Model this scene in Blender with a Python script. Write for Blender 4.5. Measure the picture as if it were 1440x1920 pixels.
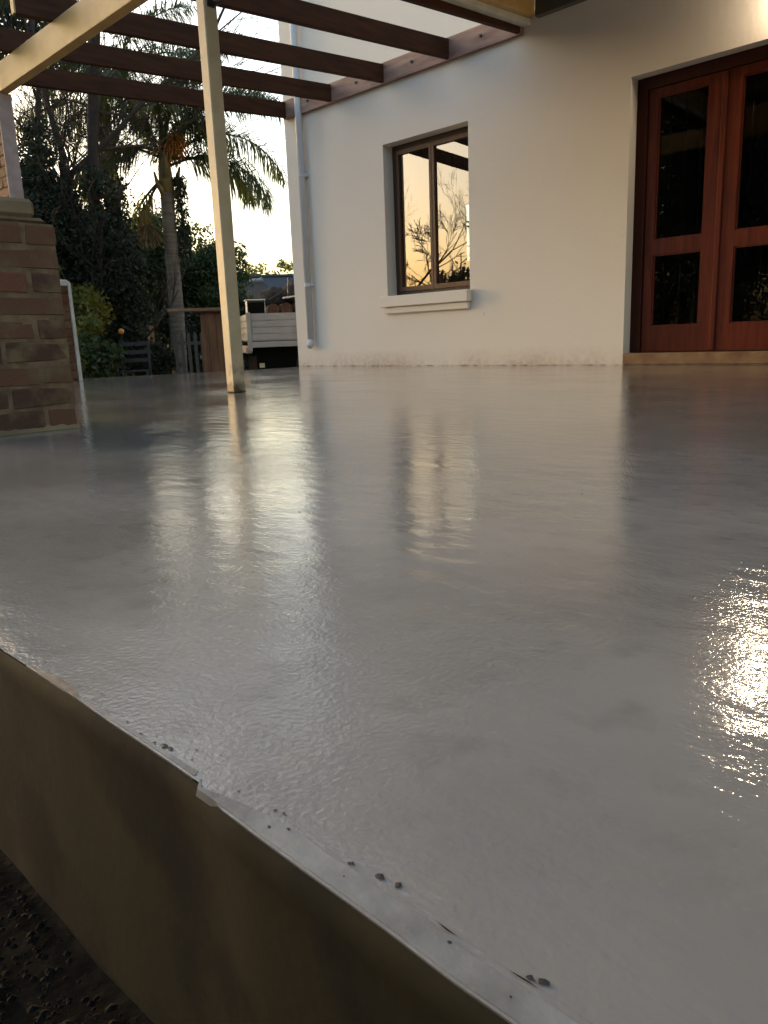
import bpy, math, random
import numpy as np
from mathutils import Vector, Matrix, noise as mnoise

for o in list(bpy.data.objects): bpy.data.objects.remove(o)
scn = bpy.context.scene
COL = scn.collection
# ------------------------------------------------------------------ camera
# world: X along the house wall (right), Y towards the wall, Z up, patio top z = 0, metres
CAM_H = .28
YAW, PITCH, ROLL, FPX = math.radians(45.372), math.radians(12.652), math.radians(-2.186), 1447.67
def cam_axes():
    f = Vector((-math.sin(YAW)*math.cos(PITCH), math.cos(YAW)*math.cos(PITCH), -math.sin(PITCH)))
    r = Vector((math.cos(YAW), math.sin(YAW), 0)); u = r.cross(f)
    return (math.cos(ROLL)*r+math.sin(ROLL)*u, -math.sin(ROLL)*r+math.cos(ROLL)*u, f)
cd = bpy.data.cameras.new('camera'); cam = bpy.data.objects.new('camera', cd); COL.objects.link(cam)
r_, u_, f_ = cam_axes()
cam.matrix_world = Matrix(((r_.x, u_.x, -f_.x, 0), (r_.y, u_.y, -f_.y, 0), (r_.z, u_.z, -f_.z, CAM_H), (0, 0, 0, 1)))
cd.sensor_fit = 'VERTICAL'; cd.sensor_height = 36; cd.sensor_width = 27
cd.lens = 36*FPX/1920; cd.clip_start = .02; cd.clip_end = 2000
scn.camera = cam
# ------------------------------------------------------------------ sky and sun
SUN_AZ = math.atan2(-.98, -.15)          # direction to the setting sun, behind the camera on the left
SUN_EL = math.radians(6.5)
w = bpy.data.worlds.new('World'); scn.world = w; w.use_nodes = True
nt = w.node_tree; bg = nt.nodes['Background']
sky = nt.nodes.new('ShaderNodeTexSky'); sky.sky_type = 'NISHITA'; sky.sun_disc = False
sky.sun_elevation = SUN_EL; sky.sun_rotation = SUN_AZ
sky.air_density = 1.0; sky.dust_density = 4.5; sky.ozone_density = 1.2
nt.links.new(sky.outputs[0], bg.inputs[0]); bg.inputs[1].default_value = .1
sd = bpy.data.lights.new('sun', 'SUN'); sun = bpy.data.objects.new('sun', sd); COL.objects.link(sun)
sd.energy = .25; sd.angle = math.radians(10); sd.color = (1, .78, .52)
sdir = Vector((math.sin(SUN_AZ)*math.cos(SUN_EL), math.cos(SUN_AZ)*math.cos(SUN_EL), math.sin(SUN_EL)))
sun.rotation_euler = (-sdir).to_track_quat('-Z', 'Y').to_euler(); sun.location = sdir*60
vs = scn.view_settings; vs.view_transform = 'Standard'; vs.look = 'None'; vs.gamma = 1; vs.use_curve_mapping = False
vs.exposure = 3.03
scn.render.engine = 'CYCLES'

# ------------------------------------------------------------------ materials
MATS = {}
def mat(name, col, rough=.7, col2=None, nscale=6, fac=(.35, .65), bump=0, bscale=40, metal=0, spec=.5, detail=6, stretch=None, trans=0, world=False):
    m = bpy.data.materials.new(name); m.use_nodes = True; n = m.node_tree; b = n.nodes['Principled BSDF']
    b.inputs['Roughness'].default_value = rough; b.inputs['Metallic'].default_value = metal
    b.inputs['Specular IOR Level'].default_value = spec
    tc = n.nodes.new('ShaderNodeTexCoord'); co = tc.outputs['Object']
    if world: co = n.nodes.new('ShaderNodeNewGeometry').outputs['Position']
    if stretch:
        mp = n.nodes.new('ShaderNodeMapping'); mp.inputs['Scale'].default_value = stretch
        n.links.new(co, mp.inputs[0]); co = mp.outputs[0]
    b.inputs['Base Color'].default_value = (*col, 1)
    if col2:
        nz = n.nodes.new('ShaderNodeTexNoise'); nz.inputs['Scale'].default_value = nscale; nz.inputs['Detail'].default_value = detail
        n.links.new(co, nz.inputs[0])
        mr = n.nodes.new('ShaderNodeMapRange'); mr.inputs[1].default_value = fac[0]; mr.inputs[2].default_value = fac[1]
        n.links.new(nz.outputs[0], mr.inputs[0])
        mx = n.nodes.new('ShaderNodeMix'); mx.data_type = 'RGBA'
        mx.inputs[6].default_value = (*col, 1); mx.inputs[7].default_value = (*col2, 1)
        n.links.new(mr.outputs[0], mx.inputs[0]); n.links.new(mx.outputs[2], b.inputs['Base Color'])
    if bump:
        nb = n.nodes.new('ShaderNodeTexNoise'); nb.inputs['Scale'].default_value = bscale; nb.inputs['Detail'].default_value = 5
        n.links.new(co, nb.inputs[0])
        bp = n.nodes.new('ShaderNodeBump'); bp.inputs['Distance'].default_value = bump; bp.inputs['Strength'].default_value = 1
        n.links.new(nb.outputs[0], bp.inputs['Height']); n.links.new(bp.outputs[0], b.inputs['Normal'])
    if trans:
        t = n.nodes.new('ShaderNodeBsdfTranslucent'); t.inputs[0].default_value = (col[0]*1.6, col[1]*1.6, col[2]*.9, 1)
        ms = n.nodes.new('ShaderNodeMixShader'); ms.inputs[0].default_value = trans
        n.links.new(b.outputs[0], ms.inputs[1]); n.links.new(t.outputs[0], ms.inputs[2])
        n.links.new(ms.outputs[0], n.nodes['Material Output'].inputs[0])
    MATS[name] = m; return m

def floor_material():
    m = mat('floor_paint', (.36, .36, .365), .1); n = m.node_tree; b = n.nodes['Principled BSDF']; L = n.links.new
    tc = n.nodes.new('ShaderNodeTexCoord'); co = tc.outputs['Object']
    def nz(scale, det=4, src=co):
        q = n.nodes.new('ShaderNodeTexNoise'); q.inputs['Scale'].default_value = scale; q.inputs['Detail'].default_value = det; L(src, q.inputs[0]); return q.outputs[0]
    def rng(x, a, b_, c, d):
        q = n.nodes.new('ShaderNodeMapRange')
        for i, v in enumerate((a, b_, c, d)): q.inputs[i+1].default_value = v
        L(x, q.inputs[0]); return q.outputs[0]
    mp = n.nodes.new('ShaderNodeMapping'); mp.inputs['Rotation'].default_value = (0, 0, math.radians(-45)); mp.inputs['Scale'].default_value = (.7, 1.5, 1); L(co, mp.inputs[0])
    # colour: slightly blotchy grey coat
    mx = n.nodes.new('ShaderNodeMix'); mx.data_type = 'RGBA'
    mx.inputs[6].default_value = (.205, .184, .16, 1); mx.inputs[7].default_value = (.275, .25, .221, 1)
    L(rng(nz(2.2, 9), .38, .62, 0, 1), mx.inputs[0])
    m3 = n.nodes.new('ShaderNodeMix'); m3.data_type = 'RGBA'; m3.inputs[7].default_value = (.13, .115, .1, 1); L(mx.outputs[2], m3.inputs[6])
    L(rng(nz(17, 10), .54, .8, 0, .45), m3.inputs[0]); L(m3.outputs[2], b.inputs['Base Color'])
    # gloss: wet patches and drier patches
    L(rng(nz(3.1, 7, mp.outputs[0]), .42, .64, .02, .12), b.inputs['Roughness'])
    # relief: roller texture, trowel waves
    mul = n.nodes.new('ShaderNodeMath'); mul.operation = 'MULTIPLY'
    L(nz(190, 3), mul.inputs[0]); L(rng(nz(1.6, 4), .35, .68, .3, 1.35), mul.inputs[1])
    add = n.nodes.new('ShaderNodeMath'); add.operation = 'MULTIPLY_ADD'; add.inputs[1].default_value = 3.6
    L(nz(13, 4, mp.outputs[0]), add.inputs[0]); L(mul.outputs[0], add.inputs[2])
    bp = n.nodes.new('ShaderNodeBump'); bp.inputs['Strength'].default_value = 1; bp.inputs['Distance'].default_value = .0005
    L(add.outputs[0], bp.inputs['Height']); L(bp.outputs[0], b.inputs['Normal'])
    b.inputs['Coat Weight'].default_value = .3; b.inputs['Coat Roughness'].default_value = .05
    L(bp.outputs[0], b.inputs['Coat Normal'])
    return m

def wall_material():
    m = mat('wall_plaster', (.78, .76, .735), .75, bump=.0016, bscale=30); n = m.node_tree; b = n.nodes['Principled BSDF']; L = n.links.new
    tc = n.nodes.new('ShaderNodeTexCoord'); ge = n.nodes.new('ShaderNodeNewGeometry'); sp = n.nodes.new('ShaderNodeSeparateXYZ'); L(ge.outputs['Position'], sp.inputs[0])
    def math_(op, a, v):
        q = n.nodes.new('ShaderNodeMath'); q.operation = op; q.use_clamp = op == 'MULTIPLY' 
        for i, x in enumerate((a, v)):
            if hasattr(x, 'links'): L(x, q.inputs[i])
            else: q.inputs[i].default_value = x
        return q.outputs[0]
    def nz(s, stretch=(1, 1, 1)):
        mp = n.nodes.new('ShaderNodeMapping'); mp.inputs['Scale'].default_value = stretch; L(tc.outputs['Object'], mp.inputs[0])
        q = n.nodes.new('ShaderNodeTexNoise'); q.inputs['Scale'].default_value = s; q.inputs['Detail'].default_value = 8; L(mp.outputs[0], q.inputs[0]); return q.outputs[0]
    def rg(x, a, b_, c=0, d=1):
        q = n.nodes.new('ShaderNodeMapRange')
        for i, v in enumerate((a, b_, c, d)): q.inputs[i+1].default_value = v
        L(x, q.inputs[0]); return q.outputs[0]
    # splash dirt along the foot of the wall: brown, ragged upper edge
    foot = rg(sp.outputs[2], .0, .17, .85, 0)
    dirt = math_('MULTIPLY', math_('MULTIPLY', foot, rg(nz(1.1, (1, 1, .6)), .36, .58)), rg(nz(20), .3, .65, .3, 1))
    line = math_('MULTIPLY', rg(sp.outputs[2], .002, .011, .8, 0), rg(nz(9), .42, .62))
    specks = math_('MULTIPLY', rg(nz(14, (1, 1, .7)), .73, .76), rg(sp.outputs[2], .1, .8, .9, 0))
    wear = rg(nz(1.1), .4, .75, 0, .16)
    prev = None
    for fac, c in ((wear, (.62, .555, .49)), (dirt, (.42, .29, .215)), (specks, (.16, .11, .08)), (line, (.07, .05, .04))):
        mx = n.nodes.new('ShaderNodeMix'); mx.data_type = 'RGBA'
        if prev: L(prev, mx.inputs[6])
        else: mx.inputs[6].default_value = (.75, .685, .615, 1)
        mx.inputs[7].default_value = (*c, 1); L(fac, mx.inputs[0]); prev = mx.outputs[2]
    L(prev, b.inputs['Base Color'])
    return m

def glass(name, reflect, tint, base=(.9, .9, .9)):
    m = bpy.data.materials.new(name); m.use_nodes = True; n = m.node_tree; n.nodes.remove(n.nodes['Principled BSDF'])
    tr = n.nodes.new('ShaderNodeBsdfTransparent'); tr.inputs[0].default_value = (*base, 1)
    gl = n.nodes.new('ShaderNodeBsdfGlossy'); gl.inputs['Roughness'].default_value = .005; gl.inputs['Color'].default_value = (*tint, 1)
    fr = n.nodes.new('ShaderNodeFresnel'); fr.inputs[0].default_value = 1.5
    ad = n.nodes.new('ShaderNodeMath'); ad.operation = 'ADD'; ad.use_clamp = True; ad.inputs[1].default_value = reflect
    n.links.new(fr.outputs[0], ad.inputs[0])
    ms = n.nodes.new('ShaderNodeMixShader'); n.links.new(ad.outputs[0], ms.inputs[0]); n.links.new(tr.outputs[0], ms.inputs[1]); n.links.new(gl.outputs[0], ms.inputs[2])
    n.links.new(ms.outputs[0], n.nodes['Material Output'].inputs[0]); MATS[name] = m; return m

floor_material(); wall_material()
glass('window_glass', .25, (1, .86, .73), (.75, .75, .75)); glass('door_glass', .02, (1, 1, 1), (.5, .5, .5))
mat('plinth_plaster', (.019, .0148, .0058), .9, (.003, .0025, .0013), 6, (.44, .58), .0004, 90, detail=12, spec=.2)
mat('edge_paint', (.15, .136, .118), .3, (.26, .238, .21), 14, (.35, .6), bump=.001, bscale=60)
mat('peeled', (.12, .07, .045), .8, (.3, .25, .2), 30)
mat('soil', (.007, .0056, .004), .95, (.003, .0025, .002), 9, spec=.1, bump=.006, bscale=30)
mat('gravel', (.012, .01, .008), .95, (.004, .0035, .003), 20, spec=.1)
mat('grass_ground', (.045, .05, .025), .95, (.05, .038, .022), .6, bump=.03, bscale=8)
mat('dark_timber', (.062, .023, .01), .7, (.036, .013, .006), 5, spec=.15, stretch=(6, .7, 6), bump=.0008, bscale=60)
mat('ledger_timber', (.34, .2, .15), .6, (.2, .1, .075), 4, stretch=(.8, 5, 5))
mat('cream_paint', (.5, .32, .115), .5, (.4, .25, .085), 5, bump=.0006, bscale=40)
def post_material():
    m = mat('post_paint', (.44, .33, .2), .45, bump=.0008, bscale=30); n = m.node_tree; b = n.nodes['Principled BSDF']; L = n.links.new
    ge = n.nodes.new('ShaderNodeNewGeometry'); sp = n.nodes.new('ShaderNodeSeparateXYZ'); L(ge.outputs['Position'], sp.inputs[0])
    nz = n.nodes.new('ShaderNodeTexNoise'); nz.inputs['Scale'].default_value = 9; nz.inputs['Detail'].default_value = 8; L(ge.outputs['Position'], nz.inputs[0])
    # rust creeping up from the foot with a ragged edge, thin dirt elsewhere
    h = n.nodes.new('ShaderNodeMath'); h.operation = 'MULTIPLY_ADD'; h.inputs[1].default_value = -.55; L(nz.outputs[0], h.inputs[0]); L(sp.outputs[2], h.inputs[2])
    r1 = n.nodes.new('ShaderNodeMapRange'); r1.inputs[1].default_value = -.16; r1.inputs[2].default_value = -.26; L(h.outputs[0], r1.inputs[0])
    r2 = n.nodes.new('ShaderNodeMapRange'); r2.inputs[1].default_value = .45; r2.inputs[2].default_value = .75; r2.inputs[4].default_value = .5; L(nz.outputs[0], r2.inputs[0])
    m1 = n.nodes.new('ShaderNodeMix'); m1.data_type = 'RGBA'; m1.inputs[6].default_value = (.46, .35, .215, 1); m1.inputs[7].default_value = (.33, .23, .125, 1); L(r2.outputs[0], m1.inputs[0])
    m2 = n.nodes.new('ShaderNodeMix'); m2.data_type = 'RGBA'; m2.inputs[7].default_value = (.1, .05, .022, 1); L(r1.outputs[0], m2.inputs[0]); L(m1.outputs[2], m2.inputs[6]); L(m2.outputs[2], b.inputs['Base Color'])
post_material()
mat('rust', (.16, .075, .035), .85, (.08, .04, .02), 30)
mat('roof_under', (.12, .11, .085), .55, (.08, .07, .05), 4)
mat('roof_fascia', (.09, .09, .065), .6)
mat('pale_fascia', (.5, .48, .42), .5, (.42, .4, .33), 8)
mat('downpipe_paint', (.6, .6, .62), .4)
mat('brick', (.115, .044, .018), .85, (.14, .08, .036), 9, (.5, .68), .005, 50, world=True)
mat('brick_smeared', (.07, .028, .012), .88, (.15, .088, .04), 11, (.42, .62), .005, 60, world=True)
mat('brick_red', (.14, .046, .02), .85, (.15, .085, .04), 8, (.52, .7), .005, 50, world=True)
mat('brick_dark', (.06, .025, .012), .85, (.13, .075, .036), 10, (.5, .66), .005, 50, world=True)
mat('mortar', (.19, .112, .054), .9, (.11, .06, .028), 25, bump=.004, bscale=60)
mat('pillar_cap', (.24, .16, .08), .85, (.15, .095, .046), 6, bump=.004, bscale=25)
mat('pink_render', (.42, .31, .28), .8, (.33, .24, .21), 14, bump=.003, bscale=30)
mat('white_render', (.66, .63, .58), .75, (.5, .46, .4), 9, bump=.003, bscale=25)
mat('red_wood', (.125, .021, .0075), .45, (.075, .012, .0045), 3.5, spec=.18, stretch=(9, 9, .8), bump=.0005, bscale=40)
mat('frame_wood', (.04, .008, .004), .5, (.05, .011, .006), 4, spec=.18, stretch=(9, 9, .8))
mat('window_wood', (.13, .058, .026), .5, (.085, .038, .018), 5, stretch=(8, 8, 1))
mat('window_dark', (.05, .028, .017), .6)
mat('threshold', (.24, .14, .065), .7, (.15, .07, .032), 9, bump=.003, bscale=30)
mat('interior', (.12, .1, .08), .9)
mat('curtain', (.32, .28, .22), .9)
mat('steel_dark', (.05, .045, .04), .5, metal=.6)
mat('palm_trunk', (.17, .145, .115), .9, (.1, .085, .065), 3, stretch=(1, 1, 8), bump=.01, bscale=8)
mat('palm_sheath', (.2, .14, .06), .7, (.1, .1, .04), 4)
mat('palm_leaf', (.075, .095, .032), .55, (.05, .07, .025), .8, trans=.3)
mat('palm_dry', (.2, .13, .05), .8, (.12, .08, .03), 3, trans=.2)
mat('palm_fruit', (.5, .2, .03), .7, (.35, .13, .02), 20)
mat('bark', (.036, .026, .02), .95, (.02, .015, .011), 6, bump=.012, bscale=20)
mat('twig', (.035, .025, .019), .9)
mat('leaf_dark', (.022, .032, .014), .75, (.012, .02, .01), 1.2, trans=.1)
mat('leaf_mid', (.055, .078, .022), .6, (.03, .05, .016), .9, trans=.25)
mat('leaf_light', (.12, .14, .035), .6, (.07, .095, .025), 1.1, trans=.3)
mat('leaf_yellow', (.2, .18, .03), .6, (.085, .11, .025), 1.6, (.4, .6), trans=.3)
mat('truck_paint', (.4, .4, .395), .5, (.32, .32, .31), 3, bump=.0008, bscale=8)
mat('truck_dark', (.008, .008, .008), .95, spec=.05)
mat('tyre', (.02, .02, .02), .85)
mat('lamp_red', (.35, .02, .015), .3)
mat('plate', (.6, .55, .35), .5)
mat('crate_wood', (.17, .085, .036), .75, (.1, .045, .02), 3, stretch=(6, 6, 1))
mat('plank_wood', (.26, .16, .085), .75, (.18, .105, .055), 5, stretch=(1, 6, 6))
mat('log_bark', (.045, .032, .023), .9, (.025, .019, .015), 8)
mat('log_end', (.13, .055, .025), .8, (.06, .03, .016), 14)
mat('sack', (.05, .047, .04), .95, (.022, .021, .019), 6)
mat('white_metal', (.7, .7, .68), .4)
mat('blue_plastic', (.025, .028, .034), .6)
mat('orange_plastic', (.55, .22, .02), .5)
mat('picket_paint', (.07, .066, .058), .7)
mat('slate', (.024, .028, .038), .7, (.017, .02, .027), 2, bump=.01, bscale=12)
mat('slate_brown', (.03, .026, .024), .8, (.02, .018, .017), 3)
mat('ridge', (.2, .19, .18), .7)
mat('neighbour_wall', (.35, .3, .25), .85)

# ------------------------------------------------------------------ mesh helpers
ORG = {}
def tag(o, label=None, cat=None, group=None, kind=None):
    if label: o['label'] = label
    if cat: o['category'] = cat
    if group: o['group'] = group
    if kind: o['kind'] = kind
    return o
def root(name, loc, label, cat, group=None):
    o = bpy.data.objects.new(name, None); COL.objects.link(o); o.location = loc; o.empty_display_size = .1
    ORG[o] = Vector(loc); return tag(o, label, cat, group)
def link(name, me, m, parent=None, loc=None):
    if m and not me.materials: me.materials.append(MATS[m])
    o = bpy.data.objects.new(name, me); COL.objects.link(o)
    if parent: o.parent = parent; ORG[o] = ORG[parent]
    else: ORG[o] = Vector((0, 0, 0))
    if loc is not None: o.location = Vector(loc)-ORG[o]
    return o
class MB:
    def __init__(s): s.v = []; s.f = []
    def add(s, vs, fs):
        b = len(s.v); s.v += [tuple(x) for x in vs]; s.f += [tuple(b+i for i in f) for f in fs]; return s
    def box(s, a, b, bev=0, M=None):
        (x0, y0, z0), (x1, y1, z1) = a, b
        if x0 > x1: x0, x1 = x1, x0
        if y0 > y1: y0, y1 = y1, y0
        if z0 > z1: z0, z1 = z1, z0
        if bev:
            c = bev; vs = []; 
            for (X, sx) in ((x0, 1), (x1, -1)):
                for (Y, sy) in ((y0, 1), (y1, -1)):
                    for (Z, sz) in ((z0, 1), (z1, -1)):
                        vs += [(X, Y+sy*c, Z+sz*c), (X+sx*c, Y, Z+sz*c), (X+sx*c, Y+sy*c, Z)]
            I = lambda i, j, k, a: ((i*2+j)*2+k)*3+a
            fs = []
            for i in (0, 1): fs.append([I(i,0,0,0), I(i,1,0,0), I(i,1,1,0), I(i,0,1,0)][::(-1 if i == 0 else 1)])
            for j in (0, 1): fs.append([I(0,j,0,1), I(1,j,0,1), I(1,j,1,1), I(0,j,1,1)][::(1 if j == 0 else -1)])
            for k in (0, 1): fs.append([I(0,0,k,2), I(1,0,k,2), I(1,1,k,2), I(0,1,k,2)][::(-1 if k == 0 else 1)])
            for i in (0, 1):
                for j in (0, 1): fs.append([I(i,j,0,0), I(i,j,1,0), I(i,j,1,1), I(i,j,0,1)][::(1 if (i+j) % 2 == 0 else -1)])
            for i in (0, 1):
                for k in (0, 1): fs.append([I(i,0,k,0), I(i,1,k,0), I(i,1,k,2), I(i,0,k,2)][::(1 if (i+k) % 2 == 1 else -1)])
            for j in (0, 1):
                for k in (0, 1): fs.append([I(0,j,k,1), I(1,j,k,1), I(1,j,k,2), I(0,j,k,2)][::(1 if (j+k) % 2 == 0 else -1)])
            for i in (0, 1):
                for j in (0, 1):
                    for k in (0, 1): fs.append([I(i,j,k,0), I(i,j,k,1), I(i,j,k,2)][::(1 if (i+j+k) % 2 == 1 else -1)])
        else:
            vs = [(x0,y0,z0),(x1,y0,z0),(x1,y1,z0),(x0,y1,z0),(x0,y0,z1),(x1,y0,z1),(x1,y1,z1),(x0,y1,z1)]
            fs = [(0,3,2,1),(4,5,6,7),(0,1,5,4),(1,2,6,5),(2,3,7,6),(3,0,4,7)]
        if M: vs = [M @ Vector(x) for x in vs]
        return s.add(vs, fs)
    def tube(s, pts, rad, n=8, cap=True):
        P = [Vector(p) for p in pts]
        if not hasattr(rad, '__len__'): rad = [rad]*len(P)
        b = len(s.v); t0 = (P[1]-P[0]).normalized()
        a = t0.orthogonal().normalized()
        for i, p in enumerate(P):
            t = (P[min(i+1, len(P)-1)]-P[max(i-1, 0)]).normalized()
            a = (a-t*a.dot(t)).normalized(); c = t.cross(a)
            for k in range(n):
                q = 2*math.pi*k/n; s.v.append(tuple(p+(a*math.cos(q)+c*math.sin(q))*rad[i]))
        for i in range(len(P)-1):
            for k in range(n):
                k2 = (k+1) % n; s.f.append((b+i*n+k, b+i*n+k2, b+(i+1)*n+k2, b+(i+1)*n+k))
        if cap:
            s.f.append(tuple(b+k for k in range(n))[::-1]); s.f.append(tuple(b+(len(P)-1)*n+k for k in range(n)))
        return s
    def prism(s, poly, d):          # closed 3D polygon extruded along d
        n = len(poly); d = Vector(d); A = [Vector(p) for p in poly]
        fs = [tuple(range(n))[::-1], tuple(range(n, 2*n))]+[(i, (i+1) % n, n+(i+1) % n, n+i) for i in range(n)]
        return s.add(A+[p+d for p in A], fs)
    def mesh(s, name, org=(0, 0, 0), smooth=False):
        me = bpy.data.meshes.new(name); o = Vector(org)
        me.from_pydata([tuple(Vector(v)-o) for v in s.v], [], s.f)
        if smooth: me.polygons.foreach_set('use_smooth', [True]*len(me.polygons))
        me.update(); return me
    def build(s, name, m, parent=None, smooth=False):
        return link(name, s.mesh(name, ORG[parent] if parent else (0, 0, 0), smooth), m, parent)
def B(name, a, b, m, parent=None, bev=0): return MB().box(a, b, bev).build(name, m, parent)
def np_mesh(name, V, Fq, m, parent, smooth=False):
    """V (n,3) world coords, Fq (k,4) quads"""
    V = np.asarray(V, np.float32)-np.array(ORG[parent] if parent else (0, 0, 0), np.float32)
    me = bpy.data.meshes.new(name); n, k = len(V), len(Fq)
    me.vertices.add(n); me.vertices.foreach_set('co', V.ravel())
    me.loops.add(k*4); me.loops.foreach_set('vertex_index', np.asarray(Fq, np.int32).ravel())
    me.polygons.add(k); me.polygons.foreach_set('loop_start', np.arange(0, k*4, 4, dtype=np.int32))
    me.update(calc_edges=True); me.validate()
    if smooth: me.polygons.foreach_set('use_smooth', [True]*k)
    return link(name, me, m, parent)
def bevel(o, wdt=.004, seg=2):
    md = o.modifiers.new('bevel', 'BEVEL'); md.width = wdt; md.segments = seg; md.limit_method = 'ANGLE'; return o
def fn(x, y=0, z=0): return mnoise.noise(Vector((x, y, z)))

# ------------------------------------------------------------------ ground
def gz(x, y):
    d = math.hypot(x, y)
    z = -.27-.2*min(1, max(0, (d-2)/8))
    z += .05*fn(x*.15, y*.15)+.012*fn(x*1.3, y*1.3, 4)
    return z
def ground():
    ts = [0, .25, .5, .75, 1, 1.3, 1.7, 2.2, 3, 4, 5.5, 7.5, 10, 14, 20, 28, 40, 60, 100, 200, 400, 900]
    c = [-t for t in ts[:0:-1]]+ts; n = len(c); mb = MB()
    mb.v = [(x, y, gz(x, y) if math.hypot(x, y) < 60 else -.5) for y in c for x in c]
    mb.f = [(j*n+i, j*n+i+1, (j+1)*n+i+1, (j+1)*n+i) for j in range(n-1) for i in range(n-1)]
    o = mb.build('ground', 'grass_ground', None, True); o['kind'] = 'structure'
    # bare dark soil beside the plinth
    mb = MB(); xs = np.linspace(-3.6, 1.6, 60); ys = np.linspace(-1.2, .24, 22)
    mb.v = [(x, y, gz(x, y)+.012+.01*fn(x*9, y*9)+.006*fn(x*30, y*30)) for y in ys for x in xs]
    mb.f = [(j*60+i, j*60+i+1, (j+1)*60+i+1, (j+1)*60+i) for j in range(21) for i in range(59)]
    o = mb.build('soil_bed', 'soil', None, True); o['kind'] = 'structure'
    rnd = random.Random(3); mb = MB()
    for _ in range(16000):
        x, y = rnd.uniform(-1.7, -.2), rnd.uniform(-.35, .21); r = .0012+.005*rnd.random()**3; z = gz(x, y)+.019+.01*fn(x*9, y*9)
        a = [Vector((rnd.uniform(.6, 1.2)*math.cos(q), rnd.uniform(.6, 1.2)*math.sin(q), 0))*r for q in (0, 1.25, 2.5, 3.8, 5)]
        mb.add([Vector((x, y, z))+p for p in a]+[(x+r*.2, y, z+r*rnd.uniform(.5, 1))], [(0,1,5),(1,2,5),(2,3,5),(3,4,5),(4,0,5)])
    o = mb.build('gravel', 'gravel'); tag(o, 'dark loose grit on the soil beside the patio plinth', 'gravel', kind='stuff')
ground()

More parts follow.
